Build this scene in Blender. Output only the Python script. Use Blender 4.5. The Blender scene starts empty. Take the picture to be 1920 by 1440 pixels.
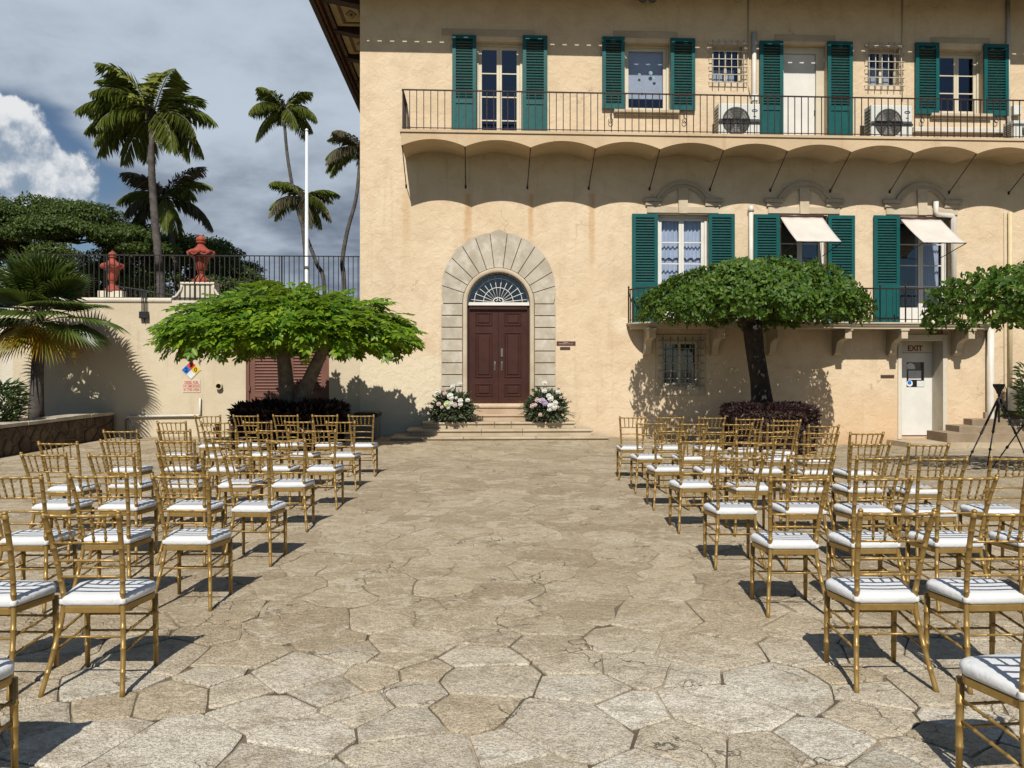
import bpy, math, random
import numpy as np
from mathutils import Vector, Matrix, noise

random.seed(7); RNG = np.random.default_rng(11)
R = math.radians
sc = bpy.context.scene
C = sc.collection

# ------------------------------------------------------------------ camera
F, CX, HY, CH = 1440.0, 960.0, 688.0, 1.64          # focal length in photo pixels, centre column, horizon row, eye height
cd = bpy.data.cameras.new('camera'); cam = bpy.data.objects.new('camera', cd); C.objects.link(cam)
cam.location = (0, 0, CH); cam.rotation_euler = (R(90), 0, 0)
cd.sensor_width = 36; cd.lens = 36 * F / 1920; cd.shift_y = -(720 - HY) / 1920
cd.clip_start = 0.1; cd.clip_end = 2000
sc.camera = cam

# ------------------------------------------------------------------ world and sun
SUN_EL, SUN_AZ = R(46.5), R(4.6)                     # light travels toward +Y, slightly to +X, downward
w = bpy.data.worlds.new('World'); sc.world = w; w.use_nodes = True
nt = w.node_tree; nt.nodes.clear()

class NB:
    """tiny node builder"""
    def __init__(s, tree): s.t = tree
    def n(s, typ, **kw):
        nd = s.t.nodes.new(typ)
        for k, v in kw.items(): setattr(nd, k, v)
        return nd
    def set(s, sock, val):
        if hasattr(val, 'is_output') or isinstance(val, bpy.types.NodeSocket): s.t.links.new(val, sock)
        else: sock.default_value = val
    def math(s, op, a, b=0.0, clamp=False):
        nd = s.n('ShaderNodeMath', operation=op, use_clamp=clamp)
        s.set(nd.inputs[0], a); s.set(nd.inputs[1], b); return nd.outputs[0]
    def vmath(s, op, a, b=(0, 0, 0)):
        nd = s.n('ShaderNodeVectorMath', operation=op)
        s.set(nd.inputs[0], a); s.set(nd.inputs[1], b)
        return nd.outputs['Value'] if op in ('DOT_PRODUCT', 'LENGTH', 'DISTANCE') else nd.outputs[0]
    def noise(s, vec, scale, detail=4, rough=0.55, dist=0.0):
        nd = s.n('ShaderNodeTexNoise'); s.set(nd.inputs['Vector'], vec)
        nd.inputs['Scale'].default_value = scale; nd.inputs['Detail'].default_value = detail
        nd.inputs['Roughness'].default_value = rough; nd.inputs['Distortion'].default_value = dist
        return nd.outputs['Fac']
    def ramp(s, fac, a, b, lo=0.0, hi=1.0):
        nd = s.n('ShaderNodeMapRange', interpolation_type='SMOOTHSTEP')
        s.set(nd.inputs[0], fac); nd.inputs[1].default_value = a; nd.inputs[2].default_value = b
        nd.inputs[3].default_value = lo; nd.inputs[4].default_value = hi
        return nd.outputs[0]
    def mix(s, fac, a, b, blend='MIX'):
        nd = s.n('ShaderNodeMix', data_type='RGBA', blend_type=blend)
        s.set(nd.inputs[0], fac)
        s.set(nd.inputs[6], (*a, 1) if isinstance(a, tuple) and len(a) == 3 else a)
        s.set(nd.inputs[7], (*b, 1) if isinstance(b, tuple) and len(b) == 3 else b)
        return nd.outputs[2]
    def sep(s, vec):
        nd = s.n('ShaderNodeSeparateXYZ'); s.set(nd.inputs[0], vec); return nd.outputs
    def comb(s, x, y, z):
        nd = s.n('ShaderNodeCombineXYZ'); s.set(nd.inputs[0], x); s.set(nd.inputs[1], y); s.set(nd.inputs[2], z); return nd.outputs[0]

def S(r, g, b):                                       # sRGB bytes to linear
    f = lambda c: c / 12.92 if c <= 0.04045 else ((c + 0.055) / 1.055) ** 2.4
    return (f(r / 255), f(g / 255), f(b / 255))

b = NB(nt)
out = b.n('ShaderNodeOutputWorld')
sky = b.n('ShaderNodeTexSky', sky_type='NISHITA'); sky.sun_disc = False
sky.sun_elevation = SUN_EL; sky.sun_rotation = R(180) + SUN_AZ
sky.air_density = 1.0; sky.dust_density = 0.3; sky.ozone_density = 4.0
bg1 = b.n('ShaderNodeBackground'); nt.links.new(sky.outputs[0], bg1.inputs[0]); bg1.inputs[1].default_value = 0.06
dirv = b.n('ShaderNodeTexCoord').outputs['Generated']
dx, dy, dz = b.sep(dirv)
den = b.math('ADD', b.math('MAXIMUM', dz, 0.0), 0.22)
flat = b.comb(b.math('DIVIDE', dx, den), b.math('DIVIDE', dy, den), 0.35)
n1 = b.noise(flat, 0.8, 5, 0.48, 0.1)                  # broad sheets
n2 = b.noise(flat, 2.2, 6, 0.52, 0.15)                  # folds in the sheets
n3 = b.noise(flat, 6.5, 6, 0.6, 0.2)
val = b.math('ADD', b.math('MULTIPLY', n1, 0.46), b.math('ADD', b.math('MULTIPLY', n2, 0.40), b.math('MULTIPLY', n3, 0.14)))
val = b.math('ADD', val, b.ramp(dz, 0.02, 0.30, -0.05, 0.05))
val = b.ramp(val, 0.37, 0.63)
grey = b.mix(val, (0.125, 0.168, 0.240), (0.60, 0.69, 0.80))
# one white cumulus standing in a gap of the sheet
cdir = Vector((-0.655, 1.0, 0.235)).normalized()
cn = b.noise(dirv, 9.0, 7, 0.60, 0.15)
cn2 = b.noise(dirv, 22.0, 5, 0.6, 0.4)
dist = b.vmath('DISTANCE', dirv, tuple(cdir))
puff = b.math('ADD', dist, b.math('MULTIPLY', b.math('SUBTRACT', cn, 0.5), -0.20))
cum = b.ramp(puff, 0.082, 0.066)                       # inside the cumulus
gap = b.ramp(b.math('ADD', dist, b.math('MULTIPLY', b.math('SUBTRACT', n2, 0.5), 0.14)), 0.078, 0.112)
cnl = b.noise(b.vmath('ADD', dirv, (-0.006, 0.0, 0.020)), 9.0, 7, 0.60, 0.15)
cshade = b.math('ADD', b.math('MULTIPLY', b.math('SUBTRACT', cn, cnl), 3.2), b.math('ADD', b.math('MULTIPLY', cn2, 0.55), 0.28))
cshade = b.math('ADD', cshade, b.ramp(dz, 0.11, 0.30, -0.22, 0.20))
white = b.mix(b.ramp(cshade, 0.25, 0.85), (0.30, 0.39, 0.51), (0.93, 0.95, 0.97))
ccol = b.mix(cum, grey, white)
clear = b.ramp(b.math('ADD', dy, b.math('MULTIPLY', b.math('SUBTRACT', n1, 0.5), 0.7)), 0.30, 0.62)   # bank ends overhead, open sky round the sun; unseen clouds cleared to deepen shadows
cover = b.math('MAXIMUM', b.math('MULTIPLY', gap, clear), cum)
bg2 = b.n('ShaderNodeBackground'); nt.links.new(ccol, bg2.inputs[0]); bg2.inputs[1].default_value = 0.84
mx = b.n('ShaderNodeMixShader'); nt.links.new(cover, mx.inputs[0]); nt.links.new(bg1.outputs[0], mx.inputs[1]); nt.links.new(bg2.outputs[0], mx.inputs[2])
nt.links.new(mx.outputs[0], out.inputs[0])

sd = bpy.data.lights.new('sun', 'SUN'); sun = bpy.data.objects.new('sun', sd); C.objects.link(sun)
sd.energy = 5.0; sd.angle = R(0.5); sd.color = (1.0, 0.965, 0.90)
ldir = Vector((math.sin(SUN_AZ) * math.cos(SUN_EL), math.cos(SUN_AZ) * math.cos(SUN_EL), -math.sin(SUN_EL)))
sun.rotation_euler = ldir.to_track_quat('-Z', 'Y').to_euler(); sun.location = (-3, -20, 25)

vs = sc.view_settings
vs.view_transform = 'Standard'; vs.look = 'None'; vs.exposure = 0.0; vs.gamma = 1.0; vs.use_curve_mapping = False
sc.cycles.max_bounces = 6; sc.cycles.diffuse_bounces = 1; sc.cycles.glossy_bounces = 3; sc.cycles.transparent_max_bounces = 12
sc.cycles.use_denoising = True
sc.cycles.caustics_reflective = False; sc.cycles.caustics_refractive = False

# ------------------------------------------------------------------ helpers
D0, YAW = 18.45, R(2.8)                                # facade distance on the axis, and its turn
ca, sa = math.cos(YAW), math.sin(YAW)
def fac(px, py, v=0.0):
    """photo pixel -> (u, z) on the facade-parallel plane v metres behind the wall face"""
    dx_ = (px - CX) / F; t = (D0 * ca + v) / (ca - sa * dx_)
    return (t * dx_ * ca + (t - D0) * sa, CH + t * (HY - py) / F)
def fu(px, v=0.0): return fac(px, HY, v)[0]
def fz(px, py, v=0.0): return fac(px, py, v)[1]
def w2f(x, y):                                         # world -> facade frame
    return (x * ca + (y - D0) * sa, -x * sa + (y - D0) * ca)
def gp(px, py, d):                                     # photo pixel at depth d -> world point
    return Vector(((px - CX) / F * d, d, CH + (HY - py) / F * d))
def sstep(a, b_, x):
    t = min(1, max(0, (x - a) / (b_ - a))); return t * t * (3 - 2 * t)
def ground_z(x, y): return -0.27 * sstep(0.8, 7.0, x) * sstep(11.5, 18.0, y)

class MB:
    def __init__(s): s.v = []; s.f = []; s.mi = []
    def add(s, vs_, fs_, mi=0):
        o = len(s.v); s.v += [tuple(p) for p in vs_]; s.f += [tuple(i + o for i in f) for f in fs_]; s.mi += [mi] * len(fs_); return s
    def box(s, x0, x1, y0, y1, z0, z1, mi=0):
        x0, x1 = sorted((x0, x1)); y0, y1 = sorted((y0, y1)); z0, z1 = sorted((z0, z1))
        return s.add([(x0, y0, z0), (x1, y0, z0), (x1, y1, z0), (x0, y1, z0), (x0, y0, z1), (x1, y0, z1), (x1, y1, z1), (x0, y1, z1)],
              [(0, 3, 2, 1), (4, 5, 6, 7), (0, 1, 5, 4), (1, 2, 6, 5), (2, 3, 7, 6), (3, 0, 4, 7)], mi)
    def bbox(s, x0, x1, y0, y1, z0, z1, c=0.01, mi=0):
        """box whose front (low y) edges are chamfered"""
        x0, x1 = sorted((x0, x1)); z0, z1 = sorted((z0, z1))
        return s.add([(x0, y1, z0), (x1, y1, z0), (x1, y1, z1), (x0, y1, z1), (x0, y0 + c, z0), (x1, y0 + c, z0), (x1, y0 + c, z1), (x0, y0 + c, z1),
                      (x0 + c, y0, z0 + c), (x1 - c, y0, z0 + c), (x1 - c, y0, z1 - c), (x0 + c, y0, z1 - c)],
              [(0, 3, 2, 1)[::-1][::-1], (8, 9, 10, 11), (4, 5, 9, 8), (5, 6, 10, 9), (6, 7, 11, 10), (7, 4, 8, 11), (0, 1, 5, 4), (1, 2, 6, 5), (2, 3, 7, 6), (3, 0, 4, 7)], mi)
    def prism(s, poly, y0, y1, mi=0):
        """poly in (x,z), extruded along y"""
        n = len(poly)
        vs_ = [(p[0], y0, p[1]) for p in poly] + [(p[0], y1, p[1]) for p in poly]
        fs_ = [tuple(range(n)), tuple(range(2 * n - 1, n - 1, -1))] + [((i + 1) % n, i, i + n, (i + 1) % n + n) for i in range(n)]
        return s.add(vs_, fs_, mi)
    def prismz(s, poly, z0, z1, mi=0):
        n = len(poly)
        vs_ = [(p[0], p[1], z0) for p in poly] + [(p[0], p[1], z1) for p in poly]
        fs_ = [tuple(range(n - 1, -1, -1)), tuple(range(n, 2 * n))] + [(i, (i + 1) % n, (i + 1) % n + n, i + n) for i in range(n)]
        return s.add(vs_, fs_, mi)
    def prismx(s, poly, x0, x1, mi=0):
        n = len(poly)
        vs_ = [(x0, p[0], p[1]) for p in poly] + [(x1, p[0], p[1]) for p in poly]
        fs_ = [tuple(range(n)), tuple(range(2 * n - 1, n - 1, -1))] + [((i + 1) % n, i, i + n, (i + 1) % n + n) for i in range(n)]
        return s.add(vs_, fs_, mi)
    def tube(s, pts, rad, n=8, cap=True, mi=0):
        pts = [Vector(p) for p in pts]; m = len(pts)
        if not isinstance(rad, (list, tuple)): rad = [rad] * m
        base = len(s.v); up = None
        for i, p in enumerate(pts):
            d = (pts[min(i + 1, m - 1)] - pts[max(i - 1, 0)]).normalized()
            if up is None: up = d.orthogonal().normalized()
            up = (up - d * up.dot(d)).normalized(); sd_ = d.cross(up)
            for k in range(n):
                a = 2 * math.pi * k / n
                s.v.append(tuple(p + (up * math.cos(a) + sd_ * math.sin(a)) * rad[i]))
        for i in range(m - 1):
            for k in range(n):
                k2 = (k + 1) % n
                s.f.append((base + i * n + k, base + i * n + k2, base + (i + 1) * n + k2, base + (i + 1) * n + k)); s.mi.append(mi)
        if cap:
            s.f.append(tuple(base + k for k in range(n - 1, -1, -1))); s.mi.append(mi)
            s.f.append(tuple(base + (m - 1) * n + k for k in range(n))); s.mi.append(mi)
        return s
    def lathe(s, prof, n=16, c=(0, 0, 0), flute=None, mi=0):
        base = len(s.v); m = len(prof)
        for (r, z) in prof:
            for k in range(n):
                a = 2 * math.pi * k / n; rr = r * (flute(k, z) if flute else 1)
                s.v.append((c[0] + rr * math.cos(a), c[1] + rr * math.sin(a), c[2] + z))
        for i in range(m - 1):
            for k in range(n):
                k2 = (k + 1) % n
                s.f.append((base + i * n + k, base + i * n + k2, base + (i + 1) * n + k2, base + (i + 1) * n + k)); s.mi.append(mi)
        s.f.append(tuple(base + k for k in range(n - 1, -1, -1))); s.mi.append(mi)
        s.f.append(tuple(base + (m - 1) * n + k for k in range(n))); s.mi.append(mi)
        return s
    def mesh(s, name, mats, smooth=False):
        me = bpy.data.meshes.new(name); me.from_pydata(s.v, [], s.f); 
        for m_ in (mats if isinstance(mats, (list, tuple)) else [mats]): me.materials.append(m_)
        if max(s.mi, default=0): me.polygons.foreach_set('material_index', s.mi)
        if smooth: me.shade_smooth()
        me.update(); return me

def link(name, me, parent=None, loc=(0, 0, 0), rot=(0, 0, 0)):
    o = bpy.data.objects.new(name, me); C.objects.link(o); o.parent = parent; o.location = loc; o.rotation_euler = rot
    return o
def obj(name, mb, mats, parent=None, smooth=False, loc=(0, 0, 0), rot=(0, 0, 0)):
    return link(name, mb.mesh(name, mats, smooth), parent, loc, rot)
def tag(o, label=None, cat=None, group=None, kind=None):
    if label: o['label'] = label
    if cat: o['category'] = cat
    if group: o['group'] = group
    if kind: o['kind'] = kind
    return o
def empty(name, loc=(0, 0, 0), rz=0.0, parent=None):
    return link(name, None, parent, loc, (0, 0, rz))
def smooth_by_angle(o, deg=40):
    try: o.data.set_sharp_from_angle(angle=R(deg))
    except Exception: pass
    return o

# ------------------------------------------------------------------ materials
def principled(name):
    m = bpy.data.materials.new(name); m.use_nodes = True
    nb = NB(m.node_tree); p = m.node_tree.nodes['Principled BSDF']; o = m.node_tree.nodes['Material Output']
    return m, nb, p, o
def bump(nb, p, h, strength, dist=0.01):
    nd = nb.n('ShaderNodeBump'); nb.set(nd.inputs['Height'], h); nd.inputs['Strength'].default_value = strength; nd.inputs['Distance'].default_value = dist
    nb.t.links.new(nd.outputs[0], p.inputs['Normal'])
def pmat(name, c1, c2=None, scale=3.0, rough=0.7, bmp=0.15, bscale=60.0, bdist=0.004, metal=0.0, spec=0.4, c3=None, s3=40.0, t3=(0.62, 0.72)):
    m, nb, p, o = principled(name)
    c2 = c2 or tuple(c * 0.8 for c in c1)
    pos = nb.n('ShaderNodeNewGeometry').outputs['Position']
    f = nb.ramp(nb.noise(pos, scale, 5, 0.6), 0.35, 0.65)
    col = nb.mix(f, c1, c2)
    if c3: col = nb.mix(nb.ramp(nb.noise(pos, s3, 3, 0.6), *t3), col, c3)
    nb.set(p.inputs['Base Color'], col)
    nb.set(p.inputs['Roughness'], nb.ramp(nb.noise(pos, scale * 4, 3), 0.3, 0.7, max(0.03, rough - 0.08), min(1, rough + 0.08)))
    p.inputs['Metallic'].default_value = metal; p.inputs['Specular IOR Level'].default_value = spec
    if bmp: bump(nb, p, nb.noise(pos, bscale, 4, 0.6), bmp, bdist)
    return m
def leafmat(name, cols, trans=0.35, rough=0.45, spec=0.35, scale=0.6):
    """cols: list of linear colours picked per leaf"""
    m, nb, p, o = principled(name)
    geo = nb.n('ShaderNodeNewGeometry'); rnd = geo.outputs['Random Per Island']
    cr = nb.n('ShaderNodeValToRGB'); cr.color_ramp.interpolation = 'LINEAR'
    el = cr.color_ramp.elements
    while len(el) < len(cols): el.new(0.5)
    for i, c in enumerate(cols): el[i].position = i / max(1, len(cols) - 1); el[i].color = (*c, 1)
    f = nb.math('ADD', nb.math('MULTIPLY', rnd, 0.75), nb.math('MULTIPLY', nb.noise(geo.outputs['Position'], scale, 2), 0.25))
    nb.set(cr.inputs[0], f)
    nb.set(p.inputs['Base Color'], cr.outputs[0]); p.inputs['Roughness'].default_value = rough; p.inputs['Specular IOR Level'].default_value = spec
    tr = nb.n('ShaderNodeBsdfTranslucent'); nb.set(tr.inputs[0], nb.mix(0.5, cr.outputs[0], tuple(min(1, c * 1.6) for c in cols[-1])))
    mxs = nb.n('ShaderNodeMixShader'); mxs.inputs[0].default_value = trans
    nb.t.links.new(p.outputs[0], mxs.inputs[1]); nb.t.links.new(tr.outputs[0], mxs.inputs[2]); nb.t.links.new(mxs.outputs[0], o.inputs[0])
    return m

M = {}
def build_wall_mat():
    m, nb, p, o = principled('stucco_peach')
    tc = nb.n('ShaderNodeTexCoord').outputs['Object']                # facade frame: x along, z up
    x, y, z = nb.sep(tc)
    big = nb.noise(tc, 0.5, 5, 0.6, 0.6); mid = nb.noise(tc, 2.2, 6, 0.62, 0.4); fine = nb.noise(tc, 14, 4, 0.6)
    c = nb.mix(nb.ramp(big, 0.35, 0.68), (0.655, 0.507, 0.335), (0.70, 0.56, 0.385))
    c = nb.mix(nb.ramp(mid, 0.42, 0.66, 0.0, 0.45), c, (0.54, 0.40, 0.25))
    c = nb.mix(nb.ramp(fine, 0.5, 0.75, 0.0, 0.30), c, (0.69, 0.57, 0.40))
    # orange wash on the lower right of the house
    ow = nb.math('MULTIPLY', nb.ramp(nb.math('ADD', z, nb.math('MULTIPLY', big, 1.6)), 2.4, 0.4), nb.ramp(x, 1.5, 6.0))
    c = nb.mix(nb.math('MULTIPLY', ow, 0.55), c, (0.66, 0.41, 0.215))
    # repainted pale patch at the lower left
    wob = nb.math('MULTIPLY', nb.math('SUBTRACT', nb.noise(tc, 3.0, 4), 0.5), 0.5)
    pt = nb.math('MULTIPLY', nb.ramp(nb.math('ADD', x, wob), fu(838), fu(822)), nb.ramp(nb.math('ADD', z, wob), fz(750, 665) + 0.12, fz(750, 665) - 0.12))
    c = nb.mix(nb.math('MULTIPLY', pt, 0.85), c, (0.70, 0.60, 0.43))
    # pale patched plaster beside the low balcony
    hal = nb.vmath('DISTANCE', tc, (fu(1166), 0, fz(1166, 610)))
    c = nb.mix(nb.ramp(hal, 0.35, 0.08, 0, 0.5), c, (0.80, 0.70, 0.52))
    # rust streaks below the strut feet
    for px, wd, st, ln in ((877, 0.13, 0.62, 2.3), (995, 0.10, 0.60, 2.0), (1110, 0.11, 0.65, 2.6), (762, 0.16, 0.34, 2.6), (1222, 0.10, 0.4, 0.5)):
        ux = nb.math('ABSOLUTE', nb.math('SUBTRACT', nb.math('ADD', x, nb.math('MULTIPLY', wob, 0.10)), fu(px)))
        zt = fz(px, 362)
        a = nb.math('MULTIPLY', nb.ramp(ux, wd, 0.02), nb.math('MULTIPLY', nb.ramp(z, zt - ln, zt - 0.35), nb.ramp(z, zt + 0.02, zt - 0.05)))
        a = nb.math('MULTIPLY', a, nb.ramp(nb.noise(nb.vmath('MULTIPLY', tc, (9, 1, 0.7)), 1.0, 3), 0.3, 0.6, 0.35, 1.0))
        c = nb.mix(nb.math('MULTIPLY', a, st), c, (0.50, 0.27, 0.10))
    # faint drips and hairline cracks
    dr_ = nb.noise(nb.vmath('MULTIPLY', tc, (5.5, 1, 0.28)), 1.0, 5, 0.65)
    c = nb.mix(nb.ramp(dr_, 0.55, 0.74, 0, 0.32), c, (0.42, 0.30, 0.18))
    vo = nb.n('ShaderNodeTexVoronoi', feature='DISTANCE_TO_EDGE'); wp_ = nb.n('ShaderNodeTexNoise'); nb.set(wp_.inputs['Vector'], tc); wp_.inputs['Scale'].default_value = 1.6; wp_.inputs['Detail'].default_value = 6
    nb.set(vo.inputs['Vector'], nb.vmath('ADD', tc, nb.vmath('MULTIPLY', wp_.outputs['Color'], (1.4, 1.4, 1.4)))); vo.inputs['Scale'].default_value = 0.35
    ck = nb.math('MULTIPLY', nb.ramp(vo.outputs['Distance'], 0.006, 0.001), nb.ramp(nb.noise(tc, 0.7, 3), 0.52, 0.6))
    c = nb.mix(nb.math('MULTIPLY', ck, 0.55), c, (0.34, 0.24, 0.15))
    # grime at the foot
    c = nb.mix(nb.math('MULTIPLY', nb.ramp(nb.math('ADD', z, nb.math('MULTIPLY', mid, 0.4)), 0.35, 0.0), 0.35), c, (0.40, 0.25, 0.13))
    nb.set(p.inputs['Base Color'], c); p.inputs['Roughness'].default_value = 0.9; p.inputs['Specular IOR Level'].default_value = 0.15
    h = nb.math('ADD', nb.math('MULTIPLY', nb.noise(tc, 5.5, 5, 0.6, 0.8), 1.0), nb.math('MULTIPLY', nb.noise(tc, 40, 3, 0.6), 0.22))
    bump(nb, p, h, 0.75, 0.03)
    return m
M['wall'] = build_wall_mat()
def stucco(name, c1, c2, c3):
    m, nb, p, o = principled(name)
    pos = nb.n('ShaderNodeTexCoord').outputs['Object']
    c = nb.mix(nb.ramp(nb.noise(pos, 0.8, 5, 0.6, 0.5), 0.35, 0.65), c1, c2)
    c = nb.mix(nb.ramp(nb.noise(nb.vmath('MULTIPLY', pos, (3, 3, 0.5)), 1.2, 5, 0.65), 0.52, 0.75, 0, 0.6), c, c3)
    nb.set(p.inputs['Base Color'], c); p.inputs['Roughness'].default_value = 0.92; p.inputs['Specular IOR Level'].default_value = 0.12
    h = nb.math('ADD', nb.noise(pos, 6, 5, 0.6, 0.6), nb.math('MULTIPLY', nb.noise(pos, 45, 3), 0.25))
    bump(nb, p, h, 0.5, 0.02)
    return m
M['garden_wall'] = stucco('stucco_cream', (0.62, 0.525, 0.375), (0.57, 0.475, 0.33), (0.47, 0.385, 0.26))
M['balcony'] = stucco('stucco_balcony', (0.60, 0.455, 0.29), (0.54, 0.40, 0.25), (0.42, 0.285, 0.16))
M['white_plaster'] = stucco('plaster_white', (0.66, 0.60, 0.49), (0.60, 0.53, 0.41), (0.45, 0.38, 0.28))
M['stone'] = pmat('portal_stone', (0.50, 0.44, 0.345), (0.40, 0.345, 0.26), 2.6, 0.85, 0.35, 30, 0.006, spec=0.2, c3=(0.60, 0.545, 0.455), s3=3.0, t3=(0.46, 0.74))
M['stone_trim'] = pmat('trim_stone', (0.55, 0.46, 0.33), (0.46, 0.37, 0.255), 2.0, 0.88, 0.3, 30, 0.006, spec=0.2)
M['grey_trim'] = pmat('grey_lintel', (0.47, 0.385, 0.28), (0.40, 0.325, 0.23), 2.0, 0.88, 0.3, 30, 0.006, spec=0.2)
M['grout'] = pmat('red_grout', (0.16, 0.075, 0.04), (0.12, 0.06, 0.035), 6, 0.9)
M['step_stone'] = pmat('step_stone', (0.50, 0.41, 0.285), (0.40, 0.315, 0.205), 1.6, 0.85, 0.35, 25, 0.006, spec=0.2, c3=(0.28, 0.21, 0.14), s3=5, t3=(0.62, 0.75))
M['step_red'] = pmat('step_pink_stone', (0.50, 0.37, 0.25), (0.42, 0.30, 0.195), 2.2, 0.85, 0.35, 25, 0.006, spec=0.2)
M['concrete'] = pmat('shade_dark_concrete', (0.33, 0.255, 0.175), (0.25, 0.185, 0.12), 2.0, 0.9, 0.4, 25, 0.008, spec=0.15)  # garden steps: colour darkened to stand in for the tree canopy's shade
M['door'] = pmat('door_brown', (0.056, 0.020, 0.013), (0.046, 0.016, 0.011), 3, 0.42, 0.06, 80, 0.002, spec=0.3)
M['brown_paint'] = pmat('brown_paint', (0.19, 0.085, 0.06), (0.16, 0.07, 0.05), 3, 0.5, 0.06, 80, 0.002)
M['green'] = pmat('shutter_green', (0.0015, 0.088, 0.082), (0.0015, 0.074, 0.070), 2.5, 0.45, 0.08, 70, 0.002, spec=0.4)
M['green_slat'] = pmat('shutter_green_slat', (0.001, 0.062, 0.058), (0.001, 0.052, 0.050), 2.5, 0.5, 0.08, 70, 0.002, spec=0.35)
M['cream_paint'] = pmat('cream_paint', (0.66, 0.585, 0.43), (0.60, 0.52, 0.38), 2.5, 0.5, 0.05, 60, 0.002)
M['white_paint'] = pmat('white_paint', (0.74, 0.71, 0.64), (0.68, 0.65, 0.58), 2.5, 0.5, 0.05, 60, 0.002)
M['iron'] = pmat('iron_black', (0.014, 0.012, 0.012), (0.024, 0.017, 0.015), 8, 0.5, 0.1, 90, 0.002, spec=0.4)
M['iron_rust'] = pmat('iron_brown', (0.040, 0.018, 0.013), (0.024, 0.013, 0.012), 8, 0.55, 0.1, 90, 0.002, spec=0.35)
M['grille_white'] = pmat('grille_white', (0.60, 0.55, 0.46), (0.52, 0.46, 0.38), 8, 0.55, 0.05)
M['grille_grey'] = pmat('grille_grey', (0.36, 0.34, 0.29), (0.30, 0.28, 0.24), 8, 0.5, 0.05)
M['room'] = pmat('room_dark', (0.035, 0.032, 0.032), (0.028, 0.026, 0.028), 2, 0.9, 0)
M['pipe'] = pmat('pipe_white', (0.66, 0.61, 0.53), (0.60, 0.54, 0.45), 3, 0.5, 0.05)
M['pipe_cream'] = pmat('pipe_cream', (0.64, 0.52, 0.31), (0.58, 0.46, 0.27), 3, 0.6, 0.05)
M['ac'] = pmat('ac_enamel', (0.66, 0.66, 0.60), (0.60, 0.60, 0.54), 3, 0.4, 0.02)
M['ac_dark'] = pmat('ac_dark', (0.055, 0.056, 0.048), (0.08, 0.08, 0.07), 8, 0.5, 0.02)
M['rubber'] = pmat('black_rubber', (0.016, 0.016, 0.018), (0.022, 0.022, 0.024), 8, 0.5, 0.04)
M['blue'] = pmat('blue_print', (0.03, 0.035, 0.16), None, 3, 0.4, 0)
M['roof_wood'] = pmat('rafter_wood', (0.050, 0.022, 0.010), (0.032, 0.014, 0.007), 4, 0.7, 0.2, 30)
M['soffit'] = pmat('soffit_paint', (0.42, 0.31, 0.13), (0.34, 0.24, 0.10), 3, 0.75, 0.1, 30)
M['soffit_brown'] = pmat('soffit_brown', (0.15, 0.075, 0.035), (0.11, 0.055, 0.026), 3, 0.75, 0.1, 30)
M['tile'] = pmat('roof_tile', (0.36, 0.15, 0.075), (0.26, 0.11, 0.06), 3, 0.85, 0.2, 20)
M['blind'] = pmat('blind_white', (0.66, 0.66, 0.64), (0.60, 0.60, 0.58), 2, 0.8, 0.03)
M['curtain'] = pmat('curtain_lace', (0.78, 0.78, 0.80), (0.68, 0.69, 0.73), 4, 0.9, 0.1, 50)
M['awning'] = pmat('awning_canvas', (0.62, 0.57, 0.50), (0.57, 0.52, 0.45), 3, 0.85, 0.08, 80, 0.002)
M['urn'] = pmat('urn_terracotta', (0.35, 0.080, 0.048), (0.26, 0.056, 0.034), 5, 0.75, 0.3, 40, 0.006, spec=0.25)
M['bark'] = pmat('bark_dark', (0.055, 0.043, 0.034), (0.032, 0.026, 0.022), 9, 0.9, 0.8, 14, 0.02, spec=0.15)
M['bark_grey'] = pmat('bark_grey', (0.20, 0.165, 0.125), (0.12, 0.10, 0.078), 8, 0.9, 0.7, 16, 0.02, spec=0.15)
M['palm_bark'] = pmat('palm_bark', (0.125, 0.108, 0.095), (0.075, 0.064, 0.057), 3, 0.9, 0.6, 10, 0.02, spec=0.15)
M['pole'] = pmat('pole_white', (0.76, 0.77, 0.77), (0.70, 0.71, 0.72), 2, 0.4, 0.02)
M['soil'] = pmat('soil', (0.075, 0.048, 0.03), (0.05, 0.032, 0.02), 6, 0.95, 0.7, 25, 0.02)
M['rubble'] = pmat('rubble_stone', (0.14, 0.10, 0.068), (0.075, 0.052, 0.037), 3.5, 0.9, 0.7, 22, 0.015, spec=0.2, c3=(0.22, 0.17, 0.12), s3=9)
M['rubble_mortar'] = pmat('rubble_mortar', (0.23, 0.18, 0.13), (0.16, 0.12, 0.085), 5, 0.95, 0.5, 30, 0.01)
M['capstone'] = pmat('cap_stone', (0.48, 0.43, 0.34), (0.36, 0.31, 0.24), 3, 0.9, 0.5, 25, 0.01, c3=(0.2, 0.17, 0.13), s3=8)
M['sign_board'] = pmat('sign_board', (0.66, 0.55, 0.42), (0.62, 0.51, 0.38), 3, 0.5, 0.02)
M['sign_red'] = pmat('sign_red', (0.66, 0.05, 0.04), None, 3, 0.5, 0)
M['sign_rose'] = pmat('sign_faded_red', (0.62, 0.19, 0.14), None, 3, 0.5, 0)
M['sign_blue'] = pmat('sign_blue', (0.012, 0.16, 0.62), None, 3, 0.5, 0)
M['sign_yellow'] = pmat('sign_yellow', (0.75, 0.52, 0.02), None, 3, 0.5, 0)
M['sign_white'] = pmat('sign_white', (0.78, 0.78, 0.76), None, 3, 0.5, 0)
M['black'] = pmat('black_print', (0.012, 0.012, 0.012), None, 3, 0.5, 0)
M['plaque'] = pmat('plaque_brown', (0.10, 0.045, 0.038), None, 3, 0.4, 0)
M['brown_letter'] = pmat('letter_brown', (0.16, 0.045, 0.03), None, 3, 0.5, 0)
M['metal'] = pmat('handle_metal', (0.36, 0.33, 0.28), (0.28, 0.25, 0.2), 8, 0.35, 0.02, metal=0.9)
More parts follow.
